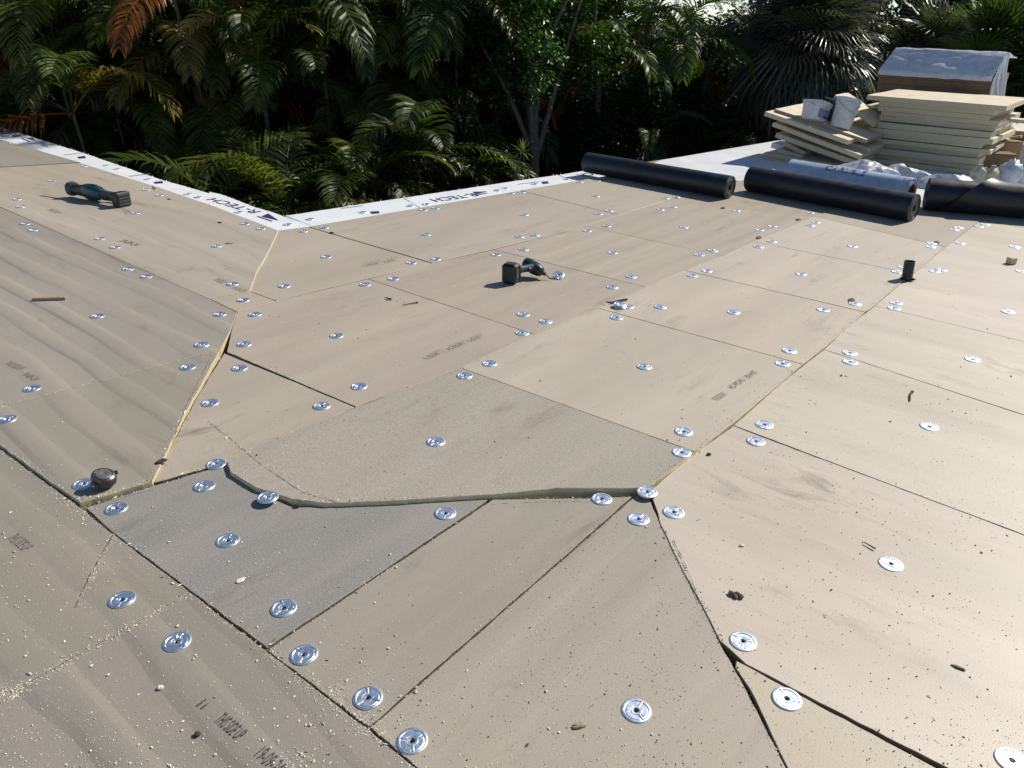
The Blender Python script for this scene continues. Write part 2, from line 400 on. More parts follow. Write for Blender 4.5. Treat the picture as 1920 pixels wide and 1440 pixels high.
# cut pieces by the corner
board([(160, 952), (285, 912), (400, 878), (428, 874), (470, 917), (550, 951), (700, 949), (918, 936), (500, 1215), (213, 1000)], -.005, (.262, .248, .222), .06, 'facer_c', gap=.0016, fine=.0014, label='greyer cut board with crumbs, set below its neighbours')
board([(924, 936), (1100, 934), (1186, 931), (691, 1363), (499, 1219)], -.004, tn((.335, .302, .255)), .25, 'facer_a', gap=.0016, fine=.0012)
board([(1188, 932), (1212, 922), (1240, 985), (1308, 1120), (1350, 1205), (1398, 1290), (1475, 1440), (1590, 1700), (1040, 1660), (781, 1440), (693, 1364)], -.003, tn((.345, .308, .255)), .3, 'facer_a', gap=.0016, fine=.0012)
# right slope, its pale tints carry some of the sheen
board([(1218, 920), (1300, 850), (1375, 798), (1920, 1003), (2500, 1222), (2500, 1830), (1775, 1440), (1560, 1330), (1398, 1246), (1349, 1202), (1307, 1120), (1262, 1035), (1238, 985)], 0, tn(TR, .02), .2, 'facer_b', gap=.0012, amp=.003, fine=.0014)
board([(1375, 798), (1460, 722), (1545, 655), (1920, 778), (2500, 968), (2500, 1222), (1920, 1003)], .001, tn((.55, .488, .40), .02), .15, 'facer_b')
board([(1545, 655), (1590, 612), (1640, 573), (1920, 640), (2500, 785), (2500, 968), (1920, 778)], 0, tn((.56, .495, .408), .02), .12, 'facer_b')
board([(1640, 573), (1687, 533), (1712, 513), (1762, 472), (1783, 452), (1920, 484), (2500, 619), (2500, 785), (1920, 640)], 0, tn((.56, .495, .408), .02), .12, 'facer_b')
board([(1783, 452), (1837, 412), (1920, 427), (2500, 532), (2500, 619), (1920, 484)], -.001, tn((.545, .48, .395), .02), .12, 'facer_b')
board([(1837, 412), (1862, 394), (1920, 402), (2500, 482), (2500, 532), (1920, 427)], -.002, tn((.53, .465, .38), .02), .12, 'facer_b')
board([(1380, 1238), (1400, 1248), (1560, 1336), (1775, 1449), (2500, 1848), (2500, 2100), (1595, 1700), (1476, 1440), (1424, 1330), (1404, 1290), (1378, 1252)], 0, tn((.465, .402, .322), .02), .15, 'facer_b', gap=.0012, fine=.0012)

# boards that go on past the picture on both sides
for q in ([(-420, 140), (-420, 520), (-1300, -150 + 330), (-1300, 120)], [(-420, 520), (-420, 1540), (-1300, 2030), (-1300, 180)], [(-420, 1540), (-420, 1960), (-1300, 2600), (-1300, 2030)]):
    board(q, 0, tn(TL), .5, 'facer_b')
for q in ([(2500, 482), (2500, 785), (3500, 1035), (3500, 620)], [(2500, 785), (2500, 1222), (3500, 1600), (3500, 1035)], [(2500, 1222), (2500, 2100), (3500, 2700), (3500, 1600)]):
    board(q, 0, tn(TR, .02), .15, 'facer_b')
# white strip boards along the edge
def strip(px, label=None):
    b = board(px, ZW, (.8, .8, .8), 0, 'white_facer', gap=.001, thick=.03, amp=.006, fine=.004, name='edge_board', side='white_facer', label=label)
    return b
U = [(-420, 115), (0, 238), (160, 288), (300, 336), (395, 363), (480, 389), (530, 405), (552, 402), (755, 371), (960, 340), (1090, 321), (1200, 304)]
Lw = [(-420, 180), (0, 275), (150, 316), (285, 359), (400, 398), (524, 446), (578, 436), (762, 404), (1000, 362), (1135, 338), (1215, 328)]
strip([U[0], U[1], U[2], U[3], (392, 362), (392, 396), Lw[3], Lw[2], Lw[1], Lw[0]])
strip([(392, 359), (420, 366), U[5], (512, 398), U[6], (584, 423), (572, 439), Lw[5], Lw[4], (392, 396)])
strip([(534, 404), U[7], (755, 371), (790, 392), (775, 405), Lw[6], (584, 423)])
strip([(757, 371), (960, 340), (1046, 328), (1072, 340), (1060, 355), Lw[8], (778, 405), (792, 392)])
strip([(1048, 328), U[10], U[11], (1240, 306), (1215, 328), Lw[9], (1062, 355), (1074, 340)])
# frayed fibres along the strip's outer edge
fb = MB(); random.seed(11)
for i in range(1, 11):
    a, c = at(*U[i], ZW), at(*U[i + 1], ZW); L = (c - a).length
    for j in range(int(L * 9)):
        p = a.lerp(c, random.random()) + Vector((0, 0, -.004)); d = Vector((random.uniform(-.5, .5), random.uniform(.1, 1), random.uniform(.3, 1.3))).normalized() * random.uniform(.006, .028)
        s = Vector((random.uniform(-1, 1), random.uniform(-1, 1), 0)).normalized() * .004
        fb.add([p - s, p + s, p + d], [(0, 1, 2)])
o = fb.build('frayed_fibre', M['white_facer'], roof); o['kind'] = 'stuff'
# white membrane at the back
board([(1150, 337), (1240, 300), (1460, 263), (1780, 233), (2250, 191), (2600, 480), (1920, 398), (1640, 366), (1400, 340)], -.036, (.8, .8, .8), 0, 'membrane', gap=.0, thick=.02, name='roof_membrane', side='membrane', amp=0, fine=0)

# prints: flat ink on boards
def flat(name, polys, z, mat, parent=roof):
    b = MB()
    for P in polys:
        V = [at(x, y, z) for x, y in P]
        if area2(V) < 0: V.reverse()
        b.add(V, [tuple(range(len(V)))])
    return b.build(name, M[mat], parent)
def text_mesh(body):
    cu = bpy.data.curves.new('t', 'FONT'); cu.body = body; cu.size = 1; cu.fill_mode = 'FRONT'
    o = bpy.data.objects.new('t', cu); C.objects.link(o)
    dg = bpy.context.evaluated_depsgraph_get(); me = bpy.data.meshes.new_from_object(o.evaluated_get(dg))
    bpy.data.objects.remove(o); return me
def text_on(body, O, X, Y, mat, parent, name='lettering', bold=0):
    """text whose box runs from O along X (length) with letter height Y"""
    me = text_mesh(body); xs = [v.co.x for v in me.vertices]; ys = [v.co.y for v in me.vertices]
    x0, x1 = min(xs), max(xs); y1 = max(ys); y0 = min(0, min(ys) + .03)
    for v in me.vertices:
        v.co = O + X * ((v.co.x - x0) / (x1 - x0)) + Y * (v.co.y / y1)
    me.materials.clear(); me.materials.append(M[mat]); me.name = name
    o = bpy.data.objects.new(name, me); link(o, parent); return o
def text_px(body, p0, p1, hp, z, mat, k=1.0, name='lettering'):
    O = at(*p0, z); X = at(*p1, z) - O; n = Vector((-X.y, X.x, 0)).normalized()
    H = at(*hp, z) - at(*p1, z); h = H.dot(n)
    return text_on(body, O, X, n * h * k, mat, roof, name)
zt = ZW + .003
for p0, p1, hp in (((490.5, 396), (404, 371), (392, 376)), ((883.7, 361.9), (804.6, 373.3), (812, 379.5)), ((1137, 319.5), (1080, 326.5), (1086, 331.5)), ((50, 254), (-12, 237.5), (-28, 241))):
    text_px('R-TECH', p0, p1, hp, zt, 'navy')
for T in ([(503, 400), (523, 413.5), (490, 405.5)], [(886, 359.5), (892.5, 364.2), (914, 358.6)], [(60, 258), (67.5, 263.6), (50, 260)]):
    flat('logo_mark', [T], zt, 'navy')
for A, B_ in (((483, 404.6), (511, 414)), ((893, 364.9), (914, 361)), ((41, 258.8), (57, 264.6))):
    flat('logo_mark', [[A, B_, (B_[0] - .5, B_[1] + 1.3), (A[0] - .5, A[1] + 1.3)]], zt, 'navy')
for x, y, wd in ((297, 341.5, 9), (703, 398, 9), (1022, 342, 7), (153, 294.5, 8)):
    flat('print_block', [[(x - wd, y - 2 + (1.5 if x < 500 else .5)), (x + wd - 2, y - 2.4), (x + wd, y + 1.6), (x - wd + 3, y + 2.6)]], zt, 'navy')
for x, y in ((660, 390), (990, 345), (262, 330), (140, 290)):
    flat('print_line', [[(x - 20, y), (x + 20, y - 5), (x + 20, y - 4.3), (x - 20, y + .7)]], zt, 'grey_print')
zi = .0062
text_px('THIS SIDE UP', (401, 1351), (444, 1388), (466, 1370), -.0005, 'ink', 1.0, 'printed_lettering')
text_px('19-09-24', (476, 1416), (516, 1452), (540, 1432), -.0005, 'ink', 1.0, 'printed_lettering')
for x, y, s in ((368, 1322, 1.), (376, 1327, .8)):
    flat('printed_mark', [[(x, y), (x + 18 * s, y - 12 * s), (x + 20 * s, y - 11 * s), (x + 3, y + 1.5)]], -.0006, 'ink')
text_px('THIS SIDE UP', (8, 681), (36, 693), (28, 679), .0066, 'ink_faint', 1, 'printed_lettering')
text_px('19-09-24', (40, 702), (64, 713), (58, 699), .0066, 'ink_faint', 1, 'printed_lettering')
text_px('THIS SIDE UP', (13, 1008), (44, 1032), (54, 1012), .0006, 'ink_faint', 1, 'printed_lettering')
for p0, p1, hp, s in (((832, 658), (806, 670), (801, 664), 'THIS SIDE UP'), ((878, 640), (848, 652), (845, 646), '19-09-24'), ((910, 627), (886, 637), (883, 631), 'THIS SIDE UP'), ((1366, 738), (1346, 750), (1340, 742), 'THIS SIDE UP'), ((1400, 712), (1376, 728), (1370, 720), '19-09-24'), ((1423, 697), (1405, 708), (1398, 702), 'THIS'), ((718, 489), (690, 495), (688, 491), 'THIS SIDE UP'), ((748, 484), (728, 488), (726, 484), '19-09-24')):
    text_px(s, p0, p1, hp, .0135, 'ink_faint', 1, 'printed_lettering')
for p0, p1, hp, s in (((398, 524), (418, 531), (412, 521), 'THIS SIDE UP'), ((432, 540), (454, 547), (449, 538), '19-09-24'), ((86, 393), (106, 400), (100, 392), 'THIS SIDE UP'), ((222, 452), (252, 461), (246, 452), '19-09-24')):
    text_px(s, p0, p1, hp, .0085, 'ink_faint', 1, 'printed_lettering')

# saw kerfs that run on past the joints
def score(px, z, wd=.003, seed=1):
    P = [at(x, y, z) for x, y in px]; Q = []
    for a, c in zip(P, P[1:]):
        k = max(2, int((c - a).length / .012)); Q += [a.lerp(c, j / k) for j in range(k)]
    Q.append(P[-1]); v = []; f = []
    for i, p in enumerate(Q):
        d = (Q[min(i + 1, len(Q) - 1)] - Q[max(0, i - 1)]).normalized(); n = Vector((-d.y, d.x, 0))
        s = wd * random.uniform(.12, .9); j = n * random.uniform(-.0013, .0013)
        v += [p + n * s * .5 + j, p - n * s * .5 + j]
        if i and random.random() < .86: f.append((2 * i - 2, 2 * i - 1, 2 * i + 1, 2 * i))
    return mesh('saw_cut', v, f, M['kerf'], roof)
score([(390, 790), (430, 820), (463, 848)], -.0012)
score([(463, 850), (500, 878), (540, 905), (567, 923), (630, 941)], .0138)
score([(397, 665), (372, 715), (350, 758), (325, 825)], .0085)
score([(213, 1000), (200, 1023), (168, 1080), (140, 1140)], -.0003)
score([(1186, 932), (1162, 958), (1152, 985), (1150, 1022)], -.0058, .0022)
score([(1262, 1012), (1285, 1060), (1312, 1128)], .0038, .004)
score([(930, 935), (1040, 930), (1180, 929)], .0136, .003)
score([(930, 940), (1050, 936), (1180, 934)], -.0068, .003)
score([(150, 948), (170, 965), (213, 1000)], -.0003, .004)
score([(287, 918), (240, 930), (200, 945)], -.0048, .003)

# ---------------------------------------------------------------- fastener plates
def plate_mesh():
    n = 96; rs = [.0035, .0070, .0082, .0125, .0135, .0150, .0160, .0272, .0282, .0302, .0314, .0362, .0378, .0380, .0380]
    v = []; f = []
    for r in rs:
        for i in range(n):
            t = abs(((i / n * 3 + .5) % 1) - .5) * r / .02          # distance from the nearest of three ribs
            rib = 1 if t < .055 else 0
            gro = 1 if .055 <= t < .10 else 0
            if r <= .0036: z = -.0030
            elif r <= .0071: z = -.0010
            elif r <= .0083: z = .0019
            elif r <= .0126: z = .0022
            elif r <= .0151: z = .0022 if rib else .0002
            elif r <= .0283: z = .0022 if rib else (.0003 if gro else .0014)
            elif r <= .0303: z = .0022 if rib else -.0004
            elif r <= .0315: z = .0024
            elif r <= .0363: z = .0026
            elif r <= .0379: z = .0016
            else: z = .0008
            a = 2 * math.pi * i / n; v.append((r * math.cos(a), r * math.sin(a), z))
    m = len(rs)
    for i in range(n): v[(m - 1) * n + i] = (v[(m - 1) * n + i][0], v[(m - 1) * n + i][1], -.001)
    for k_ in range(m - 1):
        for i in range(n):
            j = (i + 1) % n; f.append((k_ * n + i, (k_ + 1) * n + i, (k_ + 1) * n + j, k_ * n + j))
    f.append(tuple(range(n)))
    me = bpy.data.meshes.new('fastener_plate'); me.from_pydata(v, [], f); me.materials.append(M['steel']); me.materials.append(M['dark'])
    me.polygons.foreach_set('use_smooth', [True] * len(f)); me.polygons[len(f) - 1].material_index = 1
    if hasattr(me, 'set_sharp_from_angle'): me.set_sharp_from_angle(angle=R(50))
    return me
PL = plate_mesh()
sb = MB().loft([((0, 0, -.004), (.0052, 0, 0), (0, .0052, 0)), ((0, 0, .0006), (.0052, 0, 0), (0, .0052, 0)), ((0, 0, .0022), (.003, 0, 0), (0, .003, 0))], 6)
SCREW = bpy.data.meshes.new('screw'); SCREW.from_pydata([tuple(x) for x in sb.v], [], sb.f); SCREW.materials.append(M['screw'])
PX = [(10,263),(23,270),(134,305),(158,312),(98,339),(32,374),(39,388),(275,356),(299,366),(254,400),(47,420),(62,432),(187,448),(216,464),(406,462),(459,420),(489,429),(240,505),(274,519),(436,533),(533,537),(456,563),(412,590),(478,590),(183,593),(378,647),(458,646),(352,689),(449,691),(631,630),(611,482),(568,434),(608,427),
 (771,493),(817,486),(799,440),(974,444),(1003,441),(929,478),(982,468),(793,394),(816,391),(958,363),(978,361),(983,403),(737,523),(684,534),(981,590),(1023,603),(979,625),(918,682),(871,705),(673,725),(603,762),
 (1087,342),(1120,339),(1117,368),(1122,401),(1142,395),(1137,424),(1101,433),(1248,372),(1268,370),(1262,388),(1238,393),(1282,426),(1148,474),(1183,519),(1148,539),(1311,478),(1336,470),(1325,508),(1298,517),(1238,576),(1375,586),(1156,596),(1177,575),(1208,688),(1422,463),(1424,431),(1380,395),
 (1447,453),(1598,462),(1502,514),(1448,424),(1519,423),(1529,417),(1519,399),(1693,501),(1682,510),(1745,463),(1747,456),(1752,509),(1765,506),(1800,456),(1797,427),(1789,431),(1835,425),(1847,421),(1902,463),(1915,509),(1543,581),(1603,570),(1676,578),(1680,568),(1890,585),(1480,658),(1467,682),(1593,662),(1594,679),(1823,674),
 (1282,810),(1278,849),(1433,797),(1417,828),(1213,923),(1128,936),(1263,961),(1197,974),(1742,800),(1670,1058),(60,729),(13,787),(394,756),(405,871),(383,912),(502,933),(218,954),(427,1014),(157,908),(835,963),(817,829),(229,1125),(332,1204),(532,1141),(570,1228),(690,1309),(773,1390),(1193,1333),(1393,1203),(1475,1311),(1897,1427),(2010,1300),(-60,1000)]
random.seed(5)
for x, y in PX:
    o = inst('fastener_plate', PL, roof); p = on(x, y)
    zz = [zsurf(p.x + .03 * math.cos(q), p.y + .03 * math.sin(q), -9) for q in (0, 1.05, 2.1, 3.14, 4.2, 5.25)]
    if abs(max(zz) - p.z) < .03 and max(zz) > p.z: p = at(x, y, max(zz))
    o.location = p + Vector((0, 0, .0011))
    o.rotation_euler = (random.uniform(-.015, .015), random.uniform(-.015, .015), random.uniform(0, 6.28))
    inst('screw', SCREW, o)
for x, y in [(75,269),(88,273),(200,310),(219,317),(277,336),(352,364),(371,370),(447,398),(539,421),(581,411),(769,386),(799,383),(932,357),(947,353),(1002,345),(680,398),(1063,336)]:
    o = inst('fastener_plate', PL, roof); o.location = at(x, y, ZW + .002); o.rotation_euler = (0, 0, random.uniform(0, 6.28)); inst('screw', SCREW, o)
# loose plates lying about
t = empty('loose_fastener_plate', at(1046, 516, .03)); inst('plate', PL, t)
sc_ = MB().tube([(0, 0, .012), (0, 0, -.075)], [.0026, .0018], 6).loft([((0, 0, .004), (.006, 0, 0), (0, .006, 0)), ((0, 0, .008), (.005, 0, 0), (0, .005, 0))], 8).build('screw', M['screw'], t)
t.rotation_euler = (R(24), R(-14), R(20)); t.location = at(1047, 516, .022)
tag(t, 'loose steel plate tipped up on its long screw beside the cordless driver', 'fastener plate')
for k_, (x, y, z, lb) in enumerate(((1163, 576, .009 + .007, 'round steel plate at the bottom of a small stack by the dark twig'), (1163, 576, .009 + .014, 'round steel plate in the middle of a small stack by the dark twig'), (1162, 576, .009 + .021, 'round steel plate topping a small stack by the dark twig'))):
    o = inst('loose_fastener_plate', PL); o.location = at(x, y, .009) + Vector((random.uniform(-.004, .004), random.uniform(-.004, .004), z - .009 - .003)); o.rotation_euler = (.03, -.03, k_)
    tag(o, lb, 'fastener plate')

# ---------------------------------------------------------------- crumbs, pale ones and ones coloured as shaded
random.seed(21)
OCT = [(0, 2, 4), (2, 1, 4), (1, 3, 4), (3, 0, 4), (2, 0, 5), (1, 2, 5), (3, 1, 5), (0, 3, 5)]
def crumb(b, p, s, el=1.0):
    a = random.uniform(0, 3.14); X = Vector((math.cos(a), math.sin(a), 0)) * s * el; Y = Vector((-math.sin(a), math.cos(a), 0)) * s * random.uniform(.6, 1); Z = Vector((random.uniform(-.3, .3) * s, random.uniform(-.3, .3) * s, s * random.uniform(.55, .9)))
    c = p + Vector((0, 0, s * .5)); J = lambda: random.uniform(.7, 1.25)
    b.add([c + X * J(), c - X * J(), c + Y * J(), c - Y * J(), c + Z * J(), c - Z * .7], OCT)
def rs(): return min(.0045, .00078 * math.exp(random.gauss(0, .55)) + .0003)
cb, db = MB(), MB()
trails = [([(0, 837), (147, 948)], 330, .012), ([(147, 948), (213, 1000), (357, 1110)], 220, .013), ([(357, 1110), (497, 1217)], 160, .008), ([(497, 1217), (690, 1365), (790, 1450)], 520, .012),
 ([(0, 1307), (180, 1210), (357, 1110)], 420, .010), ([(0, 1305), (30, 1290)], 160, .02), ([(0, 764), (413, 657)], 260, .008), ([(413, 660), (345, 780), (312, 850), (286, 903)], 380, .010), ([(397, 665), (325, 825)], 110, .007),
 ([(150, 944), (286, 905), (405, 871)], 360, .012), ([(390, 790), (463, 848), (567, 923), (630, 941)], 230, .006), ([(432, 886), (510, 940), (610, 946), (920, 932)], 300, .006), ([(920, 932), (1190, 930)], 260, .008),
 ([(425, 866), (667, 763), (865, 690), (975, 640)], 200, .005), ([(213, 1000), (140, 1140)], 140, .007), ([(500, 1215), (918, 936)], 220, .008), ([(700, 1355), (1186, 931)], 260, .006), ([(1162, 958), (1150, 1022)], 30, .004),
 ([(690, 1345), (680, 1370)], 120, .02), ([(540, 1425), (575, 1440)], 150, .022), ([(625, 1290), (640, 1310)], 70, .018), ([(130, 935), (160, 965)], 160, .025), ([(443, 665), (667, 763)], 110, .005)]
for P, n, sp in trails:
    W = [at(x, y, 0) for x, y in P]; Ls = [(c - a).length for a, c in zip(W, W[1:])]
    for _ in range(int(n * 1.5)):
        i = random.choices(range(len(Ls)), Ls)[0]; p = W[i].lerp(W[i + 1], random.random()) + Vector((random.gauss(0, sp), random.gauss(0, sp), 0))
        p.z = zsurf(p.x, p.y); crumb(cb if random.random() < .93 else db, p, rs(), random.choice((1, 1, 1.6, 2.6)))
for P, n, sp in [([(1213, 915), (1300, 850), (1505, 683), (1622, 585), (1773, 463)], 600, .007), ([(1240, 985), (1312, 1125), (1398, 1290), (1475, 1440)], 420, .006), ([(1375, 798), (1600, 885)], 60, .006)]:
    W = [at(x, y, 0) for x, y in P]; Ls = [(c - a).length for a, c in zip(W, W[1:])]
    for _ in range(n):
        i = random.choices(range(len(Ls)), Ls)[0]; p = W[i].lerp(W[i + 1], random.random()) + Vector((random.gauss(0, sp), random.gauss(0, sp), 0))
        p.z = zsurf(p.x, p.y); crumb(db if random.random() < .6 else cb, p, rs(), random.choice((1, 1.6, 2.6)))
def scatter(b, n, x0, x1, y0, y1, f, zz=.003, big=1.0):
    k_ = 0
    while k_ < n:
        x, y = random.uniform(x0, x1), random.uniform(y0, y1); p = at(x, y, 0)
        cl = noise.noise(Vector((p.x * 2.3, p.y * 2.3, 4))) * .5 + .5
        if random.random() > cl ** 1.5 * f(x, y): continue
        p.z = zsurf(p.x, p.y); crumb(b, p, rs() * big, random.choice((1, 1, 1, 1.7))); k_ += 1
scatter(cb, 6000, -60, 1250, 760, 1460, lambda x, y: (1.0 if x < 700 else .45) * (.35 + (y - 760) / 700))
scatter(cb, 1100, 0, 1000, 520, 800, lambda x, y: .7 if x < 700 else .3)
scatter(cb, 700, 1200, 1920, 800, 1440, lambda x, y: .5)
scatter(db, 2400, 1220, 1980, 700, 1460, lambda x, y: 1.0 if y > 800 else .5, .004, .95)
scatter(db, 800, 600, 1250, 800, 1460, lambda x, y: .8)
scatter(db, 500, 500, 1900, 450, 800, lambda x, y: .8, .010, 1.5)
for k_ in range(34):     # larger broken bits
    x, y = random.uniform(0, 800), random.uniform(980, 1440); crumb(cb, on(x, y), random.uniform(.003, .006), random.choice((1, 1.5)))
o = cb.build('foam_crumbs', M['crumb']); tag(o, 'pale foam crumbs scattered along the saw cuts', 'crumbs', kind='stuff')
o = db.build('shaded_crumbs', M['crumb_dark']); tag(o, 'foam crumbs darkened in colour as if shaded, scattered over the boards', 'grit', kind='stuff')

# ---------------------------------------------------------------- small loose things
def lump(name, px, z, size, mat, label, cat, el=(1.8, 1, .5), yaw=0, n=1, seed=0):
    random.seed(seed + int(px[0])); b = MB()
    for q in range(n):
        v = []; f = []; N, Mm = 10, 6
        for i in range(Mm + 1):
            ph = math.pi * i / Mm - math.pi / 2
            for j in range(N):
                a = 2 * math.pi * j / N; d = Vector((math.cos(ph) * math.cos(a), math.cos(ph) * math.sin(a), math.sin(ph)))
                rr = 1 + .45 * noise.noise(d * 1.7 + Vector((seed + q * 7, px[0], 0)))
                v.append(Vector((d.x * el[0], d.y * el[1], d.z * el[2])) * size * rr + Vector((q * size * 1.1, (q % 2) * size, 0)))
        for i in range(Mm):
            for j in range(N):
                f.append((i * N + j, i * N + (j + 1) % N, (i + 1) * N + (j + 1) % N, (i + 1) * N + j))
        b.add(v, f)
    o = b.build(name, M[mat]); o.location = on(px[0], px[1], size * el[2] * .7); o.rotation_euler = (0, 0, yaw)
    tag(o, label, cat); return o
lump('foam_scrap', (1086, 1362), -.013, .009, 'wood', 'torn tan scrap of board facing lying below the joint', 'scrap', (2.2, .9, .6), .3)
lump('paper_scrap', (451, 1089), -.008, .010, 'crumb', 'torn pale paper scrap on the greyer board', 'scrap', (1.5, 1, .35), .8)
lump('leaf_scrap', (1374, 1117), .003, .011, 'leaf_dry', 'crumpled dark leaf scrap on the bright right boards', 'scrap', (1.6, .8, .7), -.9, 2)
lump('foam_scrap', (1391, 1024), .003, .006, 'crumb', 'small pale foam bit near the leaf scrap', 'scrap', (1.6, .9, .7))
lump('leaf_scrap', (1797, 1253), .003, .009, 'leaf_dry', 'thin dry leaf curl on a brown smudge', 'scrap', (2.0, .6, .35), -.6)
lump('grit_stone', (1329, 853), .003, .008, 'leaf_dry', 'small dark stone beside the long joint', 'stone', (1.2, 1, .7))
lump('foam_scrap', (300, 868), .008, .010, 'kerf', 'dark torn facing scrap at the end of the open cut', 'scrap', (1.7, .9, .6), .4, 2)
lump('foam_scrap', (558, 949), -.006, .008, 'kerf', 'dark wedge of foam in the open joint', 'scrap', (1.4, .9, .6), .2)
lump('foam_scrap', (301, 1291), -.002, .007, 'crumb', 'rounded pale foam lump on the rippled lower board', 'scrap', (1.2, 1, .8))
lump('grit_stone', (370, 1379), -.002, .007, 'twig', 'black pebble beside the printed lettering', 'stone', (1.2, 1, .8))
lump('foam_scrap', (430, 457), .006, .011, 'wood', 'small wood chip on the board by the white strip corner', 'scrap', (2.4, .8, .6), .5)
for x, y in ((412, 418), (622, 437), (317, 374), (289, 353)):
    lump('bark_chip', (x, y), .006, .010, 'twig', {412: 'dark bark chip on the left board near the strip corner', 622: 'dark chip lying in the joint near the white strip', 317: 'thin black chip below the white strip', 289: 'black chip touching the white strip'}[x], 'chip', (2.2, .7, .5), -.4)
for x, y, lb in ((1423, 447, 0), (1497, 413, 1), (1757, 456, 2), (1356, 391, 3), (1597, 565, 4)):
    lump('dried_mud', (x, y), .004, .016, 'leaf_dry', ['dried mud flake by two plates', 'dark torn facing flake near the second black roll', 'mud clod at the corner of four boards', 'brown leaf flake in front of the first black roll', 'black clod beside a plate on the middle boards'][lb], 'debris', (1.9, .8, .35), .7, 2)
# strip of wood at the left, twig by the plates, bolt
a, c = at(62, 563, .006), at(124, 561, .006); d = (c - a); n_ = Vector((-d.y, d.x, 0)).normalized()
o = MB().box((a + c) / 2 + Vector((0, 0, .008)), d / 2, n_ * .012, (0, 0, .008), 0, .002).build('wood_offcut', M['wood']); tag(o, 'split strip of wood lying on the rippled left board', 'wood strip')
for v in o.data.vertices: v.co += Vector((0, 0, 0)) + n_ * noise.noise(v.co * 40) * .004
def rod(name, px, z, r, mat, label, cat, head=0):
    P = [at(x, y, z) + Vector((0, 0, r)) for x, y in px]; b = MB().tube(P, [r * (1.0 if i else .6) for i in range(len(P))], 7)
    if head:
        e = P[-1]; dd = (P[-1] - P[-2]).normalized(); q = Vector((-dd.y, dd.x, 0)); b.loft([(e, q * head, Vector((0, 0, head))), (e + dd * .004, q * head * .8, Vector((0, 0, head * .8)))], 8)
    o = b.build(name, M[mat]); tag(o, label, cat); return o
rod('twig', [(1136, 568), (1146, 569), (1158, 566), (1167, 564), (1176, 563)], .011, .006, 'twig', 'dark crooked twig beside the stacked plates', 'twig')
rod('loose_screw', [(754, 573), (782, 568)], .003, .003, 'screw', 'long black screw lying near the wide joint', 'screw', .006)
rod('loose_screw', [(723, 559), (730, 562), (733, 562)], .003, .005, 'screw', 'short black screw lying above the long one', 'screw', .006)
rod('rusty_bolt', [(1706, 753), (1706, 743), (1708, 738), (1710, 736)], .003, .0042, 'rust', 'bent rusty bolt on the bright right boards', 'bolt', .007)
rod('twig', [(1620, 1018), (1641, 1030)], .004, .003, 'leaf_dry', 'short dry twig above a plate on the right boards', 'twig')
# foam block on the right
p = at(1895, 494, .002); o = MB().box(p + Vector((0, 0, .022)), (.026, .006, 0), (-.006, .022, 0), (0, 0, .022), 0, .003).build('foam_block', M['foam']); tag(o, 'small olive foam block on the far right board', 'foam block')

# ---------------------------------------------------------------- vent pipe
p = at(1700, 524, .004); t = empty('vent_pipe', p)
n = 28; v = []; f = []
prof = [(.034, 0), (.034, .125), (.029, .125), (.029, .0)]
for r, z in prof:
    for i in range(n): v.append((r * math.cos(2 * math.pi * i / n), r * math.sin(2 * math.pi * i / n), z))
for k_ in range(3):
    for i in range(n): f.append((k_ * n + i, k_ * n + (i + 1) % n, k_ * n + n + (i + 1) % n, k_ * n + n + i))
o = mesh('pipe', v, f, M['epdm'], t); smooth_by_angle(o)
b = MB(); random.seed(3)
for k_ in range(16):
    a = k_ * .39 + random.uniform(-.1, .1); r = random.uniform(.04, .062); b.add([(.033 * math.cos(a - .25), .033 * math.sin(a - .25), .002), (.033 * math.cos(a + .25), .033 * math.sin(a + .25), .002), (r * math.cos(a), r * math.sin(a), .004), (.034 * math.cos(a), .034 * math.sin(a), .012)], [(0, 2, 3), (2, 1, 3), (0, 1, 2)])
b.build('sealant_collar', M['dark'], t)
t.rotation_euler = (R(-2), R(-3), 0); tag(t, 'short black vent pipe standing up through the long joint', 'vent pipe')

# ---------------------------------------------------------------- tape measure
p = at(196, 911, .007); t = empty('tape_measure', p)
def lathe(b, prof, n=40, m=0, c=Vector((0, 0, 0)), sq=0.0):
    v = []; f = []
    for r, z in prof:
        for i in range(n):
            a = 2 * math.pi * i / n; q = r * (1 + sq * math.cos(2 * a)); v.append(c + Vector((q * math.cos(a), q * math.sin(a), z)))
    for k_ in range(len(prof) - 1):
        for i in range(n): f.append((k_ * n + i, k_ * n + (i + 1) % n, k_ * n + n + (i + 1) % n, k_ * n + n + i))
    f += [tuple(range(n - 1, -1, -1)), tuple(range((len(prof) - 1) * n, len(prof) * n))]
    return b.add(v, f, m)
o = lathe(MB(), [(.028, 0), (.036, .004), (.0395, .012), (.0395, .034), (.037, .041), (.030, .045), (.0285, .0435)], 44, 0, sq=.05).build('case', M['tape'], t); smooth_by_angle(o, 35)
o = lathe(MB(), [(.0265, .0425), (.0265, .0452), (.024, .0475), (.010, .0478), (.009, .046)], 36).build('cover_plate', M['tape_face'], t); smooth_by_angle(o, 35)
b = MB()
for k_ in range(26):
    a = -2.1 + k_ * .115; X = Vector((math.cos(a), math.sin(a), 0)); Y = Vector((-X.y, X.x, 0)); b.box(X * .0398 * (1 + .05 * math.cos(2 * a)) + Vector((0, 0, .022)), X * .0014, Y * .0012, (0, 0, .009))
b.build('grip_ribs', M['grey_rubber'], t)
a = R(-112); X = Vector((math.cos(a), math.sin(a), 0)); Y = Vector((-X.y, X.x, 0)); Z = Vector((0, 0, 1))
o = MB().loft([(X * .028 + Z * .018, Y * .0145, Z * .0145), (X * .043 + Z * .018, Y * .0145, Z * .0145), (X * .046 + Z * .018, Y * .012, Z * .012)], 20, 0, 2).build('button', M['grey_rubber'], t); smooth_by_angle(o, 35)
